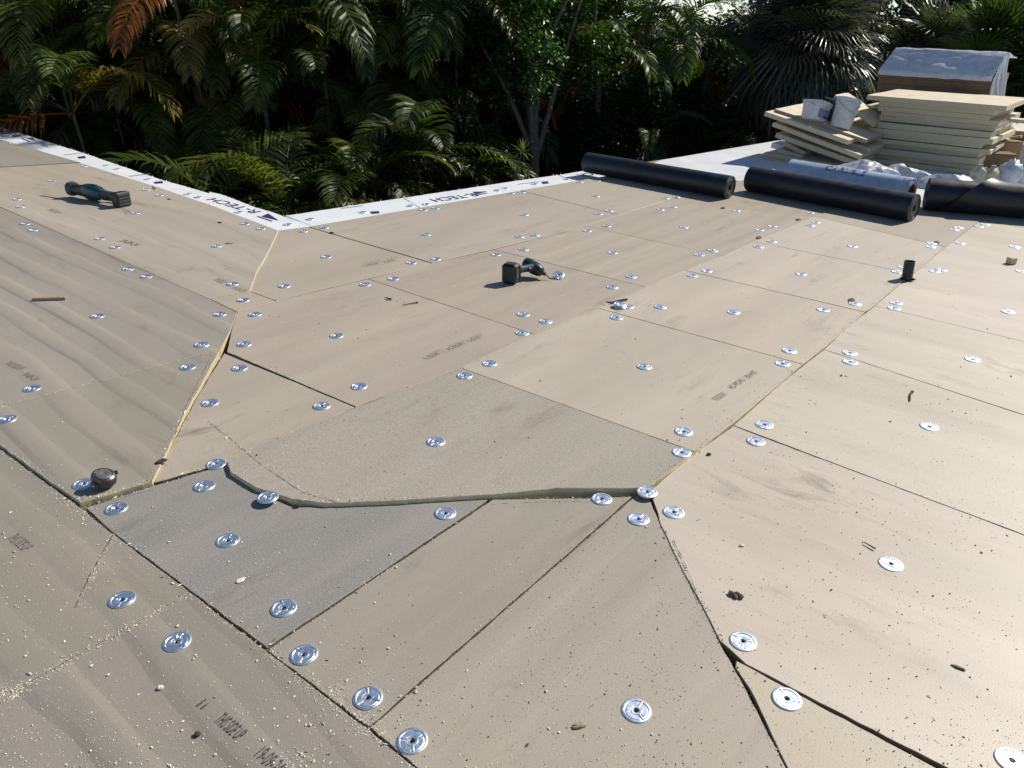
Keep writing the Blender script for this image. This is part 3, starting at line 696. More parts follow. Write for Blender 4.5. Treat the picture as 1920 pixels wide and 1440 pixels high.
o = MB().loft([(X * .0465 + Z * .018, Y * .005, Z * .005), (X * .048 + Z * .018, Y * .004, Z * .004)], 12, 0, 2).build('rivet', M['blade'], t)
a = R(42); X = Vector((math.cos(a), math.sin(a), 0)); Y = Vector((-X.y, X.x, 0))
MB().box(X * .042 + Z * .036, X * .006, Y * .007, Z * .006, 0, .002).build('strap_lug', M['black_plastic'], t)
t.rotation_euler = (R(9), R(14), R(0)); t.location = p + Vector((0, 0, .013)); tag(t, 'worn grey tape measure resting half on a steel plate', 'tape measure')

# ---------------------------------------------------------------- reciprocating saw
A, B_ = at(236, 388, .006), at(100, 362, .006); u = (B_ - A).normalized(); vv = Vector((-u.y, u.x, 0)); Z = Vector((0, 0, 1))
t = empty('reciprocating_saw', A)
def S(x, z, wy, hz, y=0): return (u * x + Z * z + vv * y, vv * wy, Z * hz)
o = MB().box(u * .022 + Z * .052, u * .022, vv * .052, Z * .050, 0, .008).build('battery', M['black_plastic'], t)
b = MB()
for k_ in range(4): b.box(u * -.002 + Z * .085 - Z * .021 * k_ , u * .003, vv * .04, Z * .005)
b.build('battery_rib', M['grey_rubber'], o)
o = MB().box(u * .060 + Z * .052, u * .017, vv * .045, Z * .046, 0, .01).build('battery_mount', M['black_plastic'], t)
o = MB().loft([S(.07, .075, .024, .020), S(.12, .072, .020, .019), S(.19, .072, .021, .021), S(.235, .070, .030, .032)], 16).build('handle', M['grey_rubber'], t); smooth_by_angle(o, 50)
o = MB().loft([S(.07, .022, .010, .010, -.03), S(.13, .017, .010, .010, -.036), S(.20, .022, .012, .014, -.034), S(.235, .045, .018, .03, -.012)], 10).build('handle_loop', M['black_plastic'], t); smooth_by_angle(o, 50)
o = MB().loft([S(.215, .066, .030, .030), S(.25, .062, .040, .048), S(.31, .062, .044, .056), S(.36, .064, .042, .055), S(.385, .066, .038, .048)], 18, 0, 2.8).build('housing', M['teal'], t); smooth_by_angle(o, 45)
o = MB().box(u * .30 + Z * .117, u * .03, vv * .012, Z * .003, 0, .001).build('vent_panel', M['black_plastic'], t)
o = MB().loft([S(.375, .066, .039, .050), S(.42, .062, .034, .042), S(.48, .060, .032, .036), S(.515, .062, .036, .040)], 18).build('gear_case', M['black_plastic'], t); smooth_by_angle(o, 45)
o = MB().loft([S(.505, .062, .038, .046), S(.535, .062, .042, .052), S(.56, .060, .040, .048), S(.568, .058, .030, .036)], 18).build('shoe', M['grey_rubber'], t); smooth_by_angle(o, 45)
bl = [u * .56 + Z * .075 + vv * .004, u * .735 + Z * .090 + vv * .004]
MB().box((bl[0] + bl[1]) / 2, (bl[1] - bl[0]) / 2, Z * .0095, vv * .0008).build('blade', M['blade'], t)
t.scale = (1.30, 1.30, 1.22)
tag(t, 'black and teal cordless reciprocating saw lying on the left boards', 'power saw')

# ---------------------------------------------------------------- cordless impact driver
A = at(957, 530, .004); H = at(1001, 520, .004); u = (H - A).normalized(); vv = Vector((-u.y, u.x, 0))
t = empty('impact_driver', A)
def S2(x, z, wy, hz, y=0): return (u * x + Z * z + vv * y, vv * wy, Z * hz)
qa = (u * .86 + vv * .5); qb = (vv * .86 - u * .5)
o = MB().box(u * .0 + Z * .060, qa * .036, qb * .046, Z * .058, 0, .012).build('battery', M['black_plastic'], t)
b = MB()
for k_ in range(3): b.box(qa * (-.016 + k_ * .016) + Z * .1195, qa * .006, qb * .026, Z * .0024)
b.build('battery_latch', M['grey_rubber'], o)
MB().box(qb * -.0465 + Z * .06, qa * .020, qb * .0012, Z * .030).build('battery_label', M['grey_rubber'], o)
o = MB().box(u * .048 + Z * .066, u * .012, vv * .034, Z * .046, 0, .010).build('foot', M['black_plastic'], t)
o = MB().loft([S2(.05, .07, .022, .026), S2(.09, .068, .018, .021), S2(.135, .066, .020, .022), S2(.165, .064, .026, .028)], 14).build('handle', M['grey_rubber'], t); smooth_by_angle(o, 50)
MB().box(u * .128 + Z * .066 - vv * .022, u * .012, vv * .007, Z * .010, 0, .003).build('trigger', M['black_plastic'], t)
hd = (-vv * .80 + u * .34 + Z * -.30).normalized(); hx = hd.cross(Z).normalized(); hy = hx.cross(hd)
hc = u * .178 + Z * .062 + vv * .015
def S3(d, r, r2=None): return (hc + hd * d, hx * r, hy * (r2 or r))
o = MB().loft([S3(-.064, .022), S3(-.056, .034), S3(-.030, .039), S3(.02, .040), S3(.03, .039)], 20, 0, 2.1).build('motor_housing', M['teal'], t); smooth_by_angle(o, 45)
o = MB().loft([S3(-.063, .018), S3(-.0655, .014)], 16, 0, 2).build('rear_cap', M['black_plastic'], t)
o = MB().loft([S3(.028, .038), S3(.048, .036), S3(.068, .028), S3(.076, .017)], 20, 0, 2).build('nose_cone', M['black_plastic'], t); smooth_by_angle(o, 45)
o = MB().loft([S3(.075, .013), S3(.094, .012), S3(.097, .008)], 14, 0, 2).build('chuck', M['grey_rubber'], t); smooth_by_angle(o, 45)
e = hc + hd * .096; e2 = hc + hd * .135; e2.z = .006
MB().tube([e, e2], .0035, 6).build('driver_bit', M['screw'], t)
t.scale = (1.08, 1.08, 1.08)
tag(t, 'dark teal cordless impact driver standing on its battery pack', 'impact driver')

# ---------------------------------------------------------------- rolls of membrane
def roll(name, P0, P1, r, mat, label, group=None, tail=None, endmat='epdm_end', core=.036, parts=True):
    """P0,P1: axis ends"""
    t = empty(name, ((P0 + P1) / 2) - Vector((0, 0, r))); O = t.location.copy()
    ax = (P1 - P0); L = ax.length; ax.normalize(); s = Vector((-ax.y, ax.x, 0)).normalized(); n = 40; m = 46; v = []; f = []
    for j in range(m + 1):
        for i in range(n):
            a = 2 * math.pi * i / n; rr = r * (1 + .012 * noise.noise(Vector((j * .35, math.cos(a) * 1.2, math.sin(a) * 1.2 + P0.x))))
            sag = 0
            v.append(P0 - O + ax * (L * j / m) + (s * math.cos(a) + Z * math.sin(a)) * rr)
    for j in range(m):
        for i in range(n): f.append((j * n + i, j * n + (i + 1) % n, j * n + n + (i + 1) % n, j * n + n + i))
    o = mesh('rolled_sheet', v, f, M[mat], t, None, True)
    for e, (Pe, sg) in enumerate(((P0, -1), (P1, 1))):
        b = MB(); v = []; f = []; rings = [(1.0, 0), (.93, .004), (.92, -.003), (.82, .003), (.81, -.004), (.7, .004), (.69, -.002), (.58, .003), (core / r * 1.12, -.002)]
        for rr, dz in rings:
            for i in range(n):
                a = 2 * math.pi * i / n; v.append(Pe - O + ax * sg * dz + (s * math.cos(a) + Z * math.sin(a)) * r * rr)
        for j in range(len(rings) - 1):
            for i in range(n): f.append((j * n + i, j * n + (i + 1) % n, j * n + n + (i + 1) % n, j * n + n + i))
        mesh('roll_end', v, f, M[endmat], t)
        v = []; f = []
        for rr, dz in ((core * 1.12, .001), (core * .92, .001), (core * .92, -.25)):
            for i in range(n):
                a = 2 * math.pi * i / n; v.append(Pe - O + ax * sg * dz + (s * math.cos(a) + Z * math.sin(a)) * rr)
        for j in range(2):
            for i in range(n): f.append((j * n + i, j * n + (i + 1) % n, j * n + n + (i + 1) % n, j * n + n + i))
        f.append(tuple(range(2 * n, 3 * n)))
        mesh('core_tube', v, f, M['core'], t)
    tag(t, label, 'membrane roll', group); return t, O, ax, s, L
r1 = .105
roll('membrane_roll', at(1100, 323, .0) + Vector((0, 0, r1)), at(1366, 372, 0) + Vector((0, 0, r1)), r1, 'epdm', 'black rubber roll lying across the end of the white edge strip')
r2 = .118
roll('membrane_roll', at(1404, 357, 0) + Vector((0, 0, r2)), at(1708, 416, 0) + Vector((0, 0, r2)), r2, 'epdm', 'black rubber roll in front of the plastic wrapped roll')
r3 = .125
t3, O3, ax3, s3, L3 = roll('membrane_roll', at(1478, 345, 0) + Vector((0, 0, r3)), at(1702, 385, 0) + Vector((0, 0, r3)), r3, 'wrap', 'membrane roll wrapped in printed blue white plastic', core=.075, endmat='film')
def roll_text(body, c0, length, a0, hgt, mat, parent, P, ax, s, r):
    me = text_mesh(body); xs = [q.co.x for q in me.vertices]; x0, x1 = min(xs), max(xs); y1 = max(q.co.y for q in me.vertices)
    for q in me.vertices:
        a = a0 + (q.co.y / y1) * hgt / r; q.co = P + ax * (c0 + (q.co.x - x0) / (x1 - x0) * length) + (-s * math.cos(a) + Z * math.sin(a)) * (r + .004)
    me.materials.clear(); me.materials.append(M[mat]); o = bpy.data.objects.new('lettering', me); link(o, parent); return o
P3 = at(1478, 345, 0) + Vector((0, 0, r3)) - O3
roll_text('CARLISLE', .40, .40, R(44), .075, 'navy', t3, P3, ax3, s3, r3)
roll_text('CARLISLE', .10, .34, R(92), .035, 'navy', t3, P3, ax3, s3, r3)
roll_text('- - --- ----', .10, .30, R(72), .020, 'grey_print', t3, P3, ax3, s3, r3)
roll_text('CARLISLE', 1.15, .25, R(55), .03, 'navy', t3, P3, ax3, s3, r3)
r4 = .14
Pa, Pb = at(1730, 392, 0) + Vector((0, 0, r4)), at(2180, 432, 0) + Vector((0, 0, r4))
t4, O4, ax4, s4, L4 = roll('membrane_roll', Pa, Pb, r4, 'epdm', 'half opened black rubber roll with a folded flap')
# loose flap that wraps the roll with a slanting edge
v = []; f = []; nu, nv = 24, 26
for i in range(nu + 1):
    for j in range(nv + 1):
        a = R(55) + R(165) * i / nu                        # from behind, over the top, down the camera side
        start = L4 * (.27 - .21 * max(0, (i / nu - .2) / .8))
        x = start + (L4 - .02 - start) * j / nv
        lift = .010 + .030 * math.exp(-j / 1.6) + .005 * noise.noise(Vector((x * 3, a * 2, 2)))
        rr = r4 + lift
        v.append(Pa - O4 + ax4 * x + (s4 * math.cos(a) + Z * math.sin(a)) * rr)
for i in range(nu):
    for j in range(nv): f.append((i * (nv + 1) + j, (i + 1) * (nv + 1) + j, (i + 1) * (nv + 1) + j + 1, i * (nv + 1) + j + 1))
v = [Vector((q.x, q.y, max(q.z, .002))) for q in v]
mesh('loose_flap', v, f, M['epdm'], t4, None, True)

# ---------------------------------------------------------------- piles of material on the white membrane
XB = Vector((math.cos(TH), -math.sin(TH), 0)); YA = Vector((math.sin(TH), math.cos(TH), 0))
ZM = -.036
def slab(name, c, X, Y, T, label, group=None, top='foam_top', side='foam_pale', cat='foam board', wob=.004):
    """foam board: X,Y half axes, T thickness vector; slightly uneven edges"""
    n = 10; v = []; f = []; mi = []
    ring = [(-1 + 2 * i / n, -1) for i in range(n)] + [(1, -1 + 2 * i / n) for i in range(n)] + [(1 - 2 * i / n, 1) for i in range(n)] + [(-1, 1 - 2 * i / n) for i in range(n)]
    m = len(ring)
    sd_ = random.uniform(0, 50)
    for lay in (0, 1):
        for a, b_ in ring:
            p = X * a + Y * b_ + T * (lay - .5)
            q = noise.noise(Vector((a * 2 + sd_, b_ * 2, lay * .7))) * wob
            v.append(p + X.normalized() * q + Y.normalized() * q + T.normalized() * noise.noise(Vector((a * 1.3, b_ * 1.3, sd_))) * .006)
    f = [tuple(range(m - 1, -1, -1)), tuple(range(m, 2 * m))]; mi = [0, 0]
    for i in range(m): f.append((i, (i + 1) % m, m + (i + 1) % m, m + i)); mi.append(1)
    o = mesh(name, v, f, [M[top], M[side]], None, mi); o.location = c; tag(o, label, cat, group); return o
random.seed(31)
ORD = ['bottom', 'second', 'third', 'fourth', 'fifth', 'sixth', 'seventh', 'eighth', 'ninth', 'tenth', 'eleventh', 'twelfth', 'thirteenth', 'fourteenth', 'fifteenth']
PFL = at(1622, 303, ZM)
zz = ZM
NB = 13
for k_ in range(NB):
    th_ = random.choice((.048, .052, .058, .064)); wd = random.uniform(1.17, 1.25); jx = random.uniform(-.035, .035) + .006 * k_; jy = random.uniform(-.045, .045)
    if k_ == NB - 1: wd = 1.46; jx = -.10; jy = -.10; th_ = .05
    if k_ == NB - 2: wd = 1.22; jx = .03
    if k_ == 6: wd = 1.33; jx = -.02
    zz += random.uniform(.003, .009)
    a = random.uniform(-.03, .03); X = (XB * math.cos(a) + YA * math.sin(a)); Y = (YA * math.cos(a) - XB * math.sin(a))
    lab = 'topmost foam board of the tall stack, jutting out at both ends' if k_ == NB - 1 else ('bottom foam board of the tall stack' if k_ == 0 else ORD[k_] + ' foam board up from the bottom of the tall stack')
    slab('foam_board', PFL + XB * (wd / 2 + jx) + YA * (.6 + jy) + Vector((0, 0, zz + th_ / 2 - ZM)), X * wd / 2, Y * .6, Z * th_, lab, 'boards in the tall stack')
    zz += th_
ZTOP = zz
# small piece of foam poking out of the stack, strip at the right
slab('foam_offcut', PFL + XB * -.12 + YA * .5 + Vector((0, 0, .60)), XB * .10, YA * .2, Z * .03, 'thin white foam offcut poking out left of the tall stack', None, 'foam_top', 'foam_pale')
slab('foam_offcut', PFL + XB * 1.62 + YA * .55 + Vector((0, 0, .56)), (XB + Z * -.02) * .30, YA * .08, Z * .035, 'long thin foam strip poking out right of the tall stack', None)
# bundle behind, half covered by a white tarp
BO = PFL + YA * 1.28 - XB * .42; bw, bh, bd = 1.30, .96, 1.1
t = empty('wrapped_board_bundle', BO)
for k_ in range(12):
    h0, h1 = bh / 12 * k_, bh / 12 * (k_ + 1) - .003; j = random.uniform(-.006, .006)
    MB().box(XB * (bw / 2 + j) + YA * bd / 2 + Z * (h0 + h1) / 2, XB * bw / 2, YA * bd / 2, Z * (h1 - h0) / 2).build('board', M['card_dark'], t)
v = []; f = []; nu, nv = 40, 30      # tarp: hangs a little in front, rises over a smaller load, falls at the right end
rise = .27
for i in range(nu + 1):
    for j in range(nv + 1):
        a, c_ = i / nu, j / nv
        x = -.02 + a * (bw + .04)
        if c_ < .08: y, z = -.012, bh - .05 + c_ / .08 * .055
        elif c_ < .5: q = (c_ - .08) / .42; y, z = -.01 + q * .30, bh + .006 + rise * q
        else: q = (c_ - .5) / .5; y, z = .29 + q * .85, bh + .006 + rise - .10 * q
        x2 = x + (.07 * (z - bh) / rise if z > bh else 0) * (1 - a * .6)
        w_ = noise.noise(Vector((a * 3, c_ * 26, 1))) * .012 + noise.noise(Vector((a * 9, c_ * 9, 5))) * .010
        v.append(XB * x2 + YA * (y - abs(w_) * .5) + Z * (z + w_))
for i in range(nu):
    for j in range(nv): f.append((i * (nv + 1) + j, (i + 1) * (nv + 1) + j, (i + 1) * (nv + 1) + j + 1, i * (nv + 1) + j + 1))
mesh('tarp', v, f, M['tarp'], t, None, True)
v = []; f = []; nu, nv = 26, 36      # tarp falling down the right-hand end in folds
for i in range(nu + 1):
    for j in range(nv + 1):
        a, c_ = i / nu, j / nv
        y = -.02 + a * .62; z = (bh + rise * min(1, max(0, (y + .01) / .30)) - .01) * (1 - c_) + (bh - .78) * c_ - .12 * math.sin(a * 9) * c_
        w_ = .035 * math.sin(a * 22 + 2 * noise.noise(Vector((a * 4, c_ * 3, 2)))) * (.2 + c_) + .05 * noise.noise(Vector((a * 5, c_ * 5, 8))) * c_
        v.append(XB * (bw + .035 + .10 * c_ * math.sin(c_ * 2.6) + w_) + YA * y + Z * z)
for i in range(nu):
    for j in range(nv): f.append((i * (nv + 1) + j, i * (nv + 1) + j + 1, (i + 1) * (nv + 1) + j + 1, (i + 1) * (nv + 1) + j))
mesh('tarp_end_fold', v, f, M['film'], t, None, True)
tag(t, 'brown board bundle under a pale tarp behind the tall stack', 'board bundle')

# slumped pile on the left
def plank(pL, YL, pR, YR, depth, thick, label, top='foam_top', side='foam_pale', name='foam_board', group='boards in the slumped pile', back=None):
    a, c_ = atY(*pL, YL), atY(*pR, YR); X = (c_ - a); Y = (back or YA) * depth; n_ = X.cross(Y).normalized()
    if n_.z < 0: n_ = -n_
    ctr = (a + c_) / 2 + Y / 2 - n_ * thick / 2
    return slab(name, ctr, X / 2, Y / 2, n_ * thick, label, group, top, side)
Y0 = at(1430, 300, ZM).y
plank((1424, 294), Y0 + .05, (1545, 316), Y0 - .45, .9, .045, 'lowest flat board under the slumped pile')
plank((1433, 286), Y0 + .10, (1560, 308), Y0 - .45, .9, .045, 'flat board lying second from the bottom of the slumped pile')
plank((1459, 279), Y0 + .1, (1505, 292), Y0 - .12, .5, .05, 'short foam offcut lying flat under the sloping boards')
plank((1470, 265), Y0 + .15, (1511, 285), Y0 - .05, .5, .05, 'short tilted foam offcut propping up the sloping boards')
plank((1456, 249), Y0 + .10, (1606, 302), Y0 - .60, .95, .055, 'lowest sloping board of the slumped pile')
plank((1450, 230), Y0 + .05, (1614, 291), Y0 - .70, 1.0, .05, 'pale edged sloping board in the middle of the slumped pile')
plank((1470, 231), Y0 + .22, (1632, 278), Y0 - .52, 1.0, .055, 'shaded sloping board below the two top ones')
plank((1435, 209), Y0 + .02, (1592, 263), Y0 - .62, 1.0, .05, 'sloping board that sticks out farthest at the raised end')
plank((1453, 204), Y0 + .10, (1625, 262), Y0 - .55, 1.0, .045, 'topmost sloping board carrying the white pails', 'foam_top', 'wood')
plank((1566, 178), Y0 + .25, (1642, 231), Y0 - .15, .45, .05, 'foam board propped steeply behind the tall pail')
plank((1584, 226), Y0 + .30, (1603, 231), Y0 + .18, .5, .05, 'short board end beside the tall pail')
plank((1603, 231), Y0 + .30, (1645, 238), Y0 + .0, .5, .045, 'tan board end next to the tall stack, upper one')
plank((1601, 240), Y0 + .28, (1645, 248), Y0 + .0, .5, .045, 'tan board end next to the tall stack, lower one')
plank((1447, 268), Y0 + .4, (1470, 274), Y0 + .3, .3, .06, 'white foam block at the raised end of the pile', 'membrane', 'membrane')
# pails
def pail(px, Yd, tilt, r, h, label, squarish=2.0, labelled=False):
    t = empty('pail', atY(*px, Yd))
    b = MB(); secs = []
    for z_, k_ in ((0, .84), (.02, .86), (.80, .97), (.81, 1.05), (.86, 1.05), (.87, .99), (.93, 1.0), (.94, 1.06), (1, 1.06)):
        secs.append((Z * h * z_, Vector((r * k_, 0, 0)), Vector((0, r * k_, 0))))
    for z_, k_ in ((1, .99), (.06, .83)): secs.append((Z * h * z_, Vector((r * k_, 0, 0)), Vector((0, r * k_, 0))))
    o = b.loft(secs, 32, 0, squarish).build('body', M['pail'], t); smooth_by_angle(o, 35)
    pts = [Vector((r * 1.07 * math.cos(a), r * 1.07 * math.sin(a), h * (.84 - .35 * math.sin(a * 1) ** 2 * 0) - abs(math.sin(a)) * h * .30)) for a in [math.pi * i / 14 + math.pi for i in range(15)]]
    MB().tube(pts, .003, 6).build('handle', M['wire'], t)
    if labelled:
        v = []; f = []
        for i in range(9):
            a = R(-90) + R(-38 + 76 * i / 8)
            for z_ in (.16, .62): v.append(Vector((r * .955 * math.copysign(abs(math.cos(a)) ** (2 / squarish), math.cos(a)) * 1.0, r * .955 * math.copysign(abs(math.sin(a)) ** (2 / squarish), math.sin(a)), h * z_)))
        f = [(2 * i, 2 * i + 2, 2 * i + 3, 2 * i + 1) for i in range(8)]
        mesh('paper_label', v, f, M['grey_print'], t)
        v2 = [Vector((q.x * 1.012, q.y * 1.012, h * (.2 if i % 2 == 0 else .30))) for i, q in enumerate(v)][8:16]
        mesh('printed_band', v2, [(0, 2, 3, 1), (2, 4, 5, 3), (4, 6, 7, 5)], M['navy'], t)
    t.rotation_euler = tilt; tag(t, label, 'pail'); return t
pail((1524, 227), Y0 - .10, (R(-4), R(17), R(35)), .135, .215, 'squat white square pail with a printed label', 5, True)
pail((1574, 241), Y0 - .22, (R(-5), R(16), R(20)), .135, .335, 'tall round white bucket on the sloping boards')
b = MB(); p = atY(1552, 234, Y0 + .15); t = empty('black_tub', p)
o = b.loft([((0, 0, 0), (.13, 0, 0), (0, .13, 0)), ((0, 0, .25), (.15, 0, 0), (0, .15, 0)), ((0, 0, .25), (.16, 0, 0), (0, .16, 0)), ((0, 0, .275), (.16, 0, 0), (0, .16, 0))], 24, 0, 2.2).build('body', M['black_plastic'], t); smooth_by_angle(o, 40)
MB().loft([((0, 0, .276), (.162, 0, 0), (0, .162, 0)), ((0, 0, .29), (.158, 0, 0), (0, .158, 0))], 24, 0, 2.2).build('lid', M['grey_print'], t)
t.rotation_euler = (0, R(15), 0); tag(t, 'black tub with a grey lid behind the two white pails', 'tub')

# crumpled plastic
def heap(px, sx, sy, h, label, seed, mat='film', rot=0.0):
    c_ = at(*px, ZM); v = []; f = []; n = 46
    for i in range(n + 1):
        for j in range(n + 1):
            a, b_ = i / n * 2 - 1, j / n * 2 - 1; rr = math.hypot(a, b_)
            e = max(0, 1 - rr ** 2.2) if rr < 1 else 0
            q = Vector((a * sx * 4, b_ * sy * 4, seed))
            rg = 1 - abs(noise.noise(q * .8)) * 2.0
            rg2 = 1 - abs(noise.noise(q * 3.1 + Vector((3, 1, 0)))) * 2
            z = e ** .6 * h * (.62 + .38 * rg) + .012 * rg2 * e ** .4
            k_ = 1 + .25 * noise.noise(Vector((math.atan2(b_, a) * 1.2, seed, 0)))
            v.append(Vector((a * sx * k_ + .05 * noise.noise(q * 2), b_ * sy * k_ + .05 * noise.noise(q * 2 + Vector((9, 0, 0))), max(.004, z))))
    for i in range(n):
        for j in range(n):
            if math.hypot((i + .5) / n * 2 - 1, (j + .5) / n * 2 - 1) < 1.0: f.append((i * (n + 1) + j, (i + 1) * (n + 1) + j, (i + 1) * (n + 1) + j + 1, i * (n + 1) + j + 1))
    o = mesh('plastic_sheet', v, f, M[mat], None, None, True); o.location = c_; o.rotation_euler = (0, 0, rot); tag(o, label, 'plastic sheet'); return o
heap((1610, 337), .42, .22, .22, 'crumpled white plastic heaped between wrapped roll and tall stack', 3, rot=-.6)
heap((1690, 340), .34, .18, .18, 'flattened white plastic at the foot of the tall stack', 8, rot=-.6)
heap((1790, 356), .36, .18, .15, 'shiny crumpled plastic behind the half opened roll', 14, rot=-.4)
heap((1914, 308), .30, .25, .30, 'wad of clear plastic beside the cardboard boxes', 22)
# cardboard boxes
def carton(px, Yd, X, Y, H_, yaw, label, mat='card'):
    p = atY(*px, Yd); t = empty('cardboard_box', p); Xv = Vector((math.cos(yaw), math.sin(yaw), 0)); Yv = Vector((-Xv.y, Xv.x, 0))
    MB().box(Yv * Y + Z * H_ / 2, Xv * X, Yv * Y, Z * H_ / 2, 0, .006).build('carton', M[mat], t)
    MB().box(Yv * Y + Z * (H_ + .001), Xv * X * .98, Yv * .022, Z * .0012).build('tape_strip', M['wood'], t)
    MB().box(Yv * Y * .49 + Z * (H_ + .004), Xv * X * .98, Yv * Y * .48, Z * .003).build('flap', M[mat], t)
    tag(t, label, 'cardboard box'); return t
Y1 = at(1870, 322, ZM).y
carton((1870, 319), Y1, .165, .14, .175, R(-14), 'large brown cardboard box right of the tall stack', 'card_dark')
carton((1868, 300), Y1 + .34, .10, .10, .22, R(-16), 'cardboard box behind the large brown one, next to the stack')
carton((1893, 302), Y1 + .34, .09, .10, .22, R(-12), 'cardboard box behind the large brown one, away from the stack')
# jugs
def jug(px, Yd, r, h, mat, label, cap='grey_print'):
    t = empty('jug', atY(*px, Yd)); t.rotation_euler = (0, 0, random.uniform(-.5, .5))
    o = MB().loft([((0, 0, 0), (r * .9, 0, 0), (0, r * .7, 0)), ((0, 0, .02), (r, 0, 0), (0, r * .8, 0)), ((0, 0, h * .68), (r, 0, 0), (0, r * .8, 0)), ((0, 0, h * .86), (r * .55, 0, 0), (0, r * .5, 0)), ((0, 0, h * .93), (r * .28, 0, 0), (0, r * .28, 0)), ((0, 0, h), (r * .28, 0, 0), (0, r * .28, 0))], 20, 0, 3.4).build('body', M[mat], t); smooth_by_angle(o, 40)
    MB().loft([((0, 0, h * .97), (r * .34, 0, 0), (0, r * .34, 0)), ((0, 0, h * 1.06), (r * .32, 0, 0), (0, r * .32, 0))], 14, 0, 2).build('cap', M[cap], t)
    MB().tube([(r * .5, 0, h * .84), (r * .85, 0, h * .9), (r * .98, 0, h * .75), (r * .95, 0, h * .6)], .012, 8).build('handle', M[mat], t)
    tag(t, label, 'jug'); return t
Y2 = at(1840, 352, ZM).y
jug((1829, 347), Y2, .075, .20, 'yellow_tin', 'cream jug nearest the foot of the tall stack')
jug((1853, 349), Y2, .078, .20, 'yellow_tin', 'cream jug beside the white bag')
jug((1916, 350), Y2 + .1, .075, .20, 'pail', 'white jug on the far side of the white bag')
v = []; f = []; n = 24
for i in range(13):
    ph = math.pi * i / 12 - math.pi / 2
    for j in range(n):
        a = 2 * math.pi * j / n; d = Vector((math.cos(ph) * math.cos(a), math.cos(ph) * math.sin(a), math.sin(ph)))
        v.append(Vector((d.x * .12, d.y * .11, d.z * .13 + .125)) * (1 + .18 * noise.noise(d * 2.2) + .08 * noise.noise(d * 6)))
for i in range(12):
    for j in range(n): f.append((i * n + j, i * n + (j + 1) % n, (i + 1) * n + (j + 1) % n, (i + 1) * n + j))
o = mesh('white_bag', v, f, M['film'], None, None, True); o.location = atY(1887, 348, Y2 + .02); tag(o, 'bulging white plastic bag among the cream jugs', 'bag')
# scraps right of the stack
plank((1840, 262), Y1 + .55, (1880, 266), Y1 + .35, .3, .04, 'broken foam corner right of the tall stack', group='offcuts right of the stack')
plank((1868, 262), Y1 + .70, (1914, 254), Y1 + .60, .25, .03, 'thin grey batten lying right of the tall stack', 'wood', 'wood', 'batten', None)
plank((1862, 274), Y1 + .70, (1935, 264), Y1 + .60, .5, .03, 'loose tan board right of the tall stack', group='offcuts right of the stack')
for q, (x, y, l_) in enumerate(((1884, 244, 'short lumber end sticking up behind the stack'), (1893, 250, 'round ended lumber scrap behind the stack'), (1888, 258, 'pale lumber scrap under the round ended one'))):
    p = atY(x, y, Y1 + 1.0); a = R(20 + q * 55)
    o = MB().box((0, 0, 0), Vector((math.cos(a), .3, math.sin(a))) * .065, Vector((0, .1, 0)), Vector((-math.sin(a), 0, math.cos(a))) * .035, 0, .006).build('lumber_offcut', M['foam_pale']); o.location = p; tag(o, l_, 'lumber offcut')
# something for the lumber scraps to rest on
p = atY(1890, 290, Y1 + 1.0); p.z = ZM
o = slab('foam_board', p + Z * .18, XB * .35, YA * .25, Z * .36, 'thick foam block behind the cardboard boxes', None, 'foam_top', 'wood')

#TREES
# ---------------------------------------------------------------- trees and palms
def raw(name, b, mat):
    me = bpy.data.meshes.new(name); me.from_pydata([tuple(q) for q in b.v], [], b.f); me.materials.append(M[mat]); me.update(); return me
def frond_mesh(L, up, bend, nl, ll, seed, droop=.5, vee=.35, ragged=0.0):
    rnd = random.Random(seed); b = MB(); N = 14; P = []; T = []
    p = Vector((0, 0, 0)); side = rnd.uniform(-.25, .25)
    for i in range(N + 1):
        s_ = i / N; th = up - bend * s_ ** 1.35; d = Vector((math.cos(th), side * s_ * .6, math.sin(th))).normalized()
        P.append(p.copy()); T.append(d); p = p + d * (L / N)
    b.tube(P, [.014 * (1 - i / N * .85) for i in range(N + 1)], 5, 0, False)
    for k_ in range(nl):
        s_ = .16 + .84 * (k_ + rnd.random() * .5) / nl; q = s_ * N; i = min(N - 1, int(q)); o = P[i].lerp(P[i + 1], q - i); t_ = T[i].lerp(T[i + 1], q - i).normalized()
        sd_ = Vector((0, 0, 1)).cross(t_); sd_ = sd_.normalized() if sd_.length > .05 else Vector((0, 1, 0)); upv = t_.cross(sd_).normalized()
        prof = math.sin(math.pi * (.17 + .76 * s_)) ** .75
        for sg in (-1, 1):
            if rnd.random() < ragged: continue
            l_ = ll * prof * rnd.uniform(.85, 1.1); fw = .45 + .75 * s_ + rnd.uniform(-.12, .12)
            d = (sd_ * sg + t_ * fw + upv * (vee + rnd.uniform(-.15, .15))).normalized(); w_ = .0155 * rnd.uniform(.8, 1.15) * (.6 + .5 * prof)
            wv = (t_ - d * t_.dot(d)).normalized(); wv = (wv + upv * rnd.uniform(-.5, .5)).normalized()
            q0 = o; q1 = o + d * l_ * .38; d2 = (d + Vector((0, 0, -droop * .55))).normalized(); q2 = q1 + d2 * l_ * .34; d3 = (d2 + Vector((0, 0, -droop))).normalized(); q3 = q2 + d3 * l_ * .28
            b.add([q0 - wv * w_ * .5, q0 + wv * w_ * .5, q1 - wv * w_, q1 + wv * w_, q2 - wv * w_ * .8, q2 + wv * w_ * .8, q3], [(0, 1, 3, 2), (2, 3, 5, 4), (4, 5, 6)])
    return raw('frond', b, 'frond')
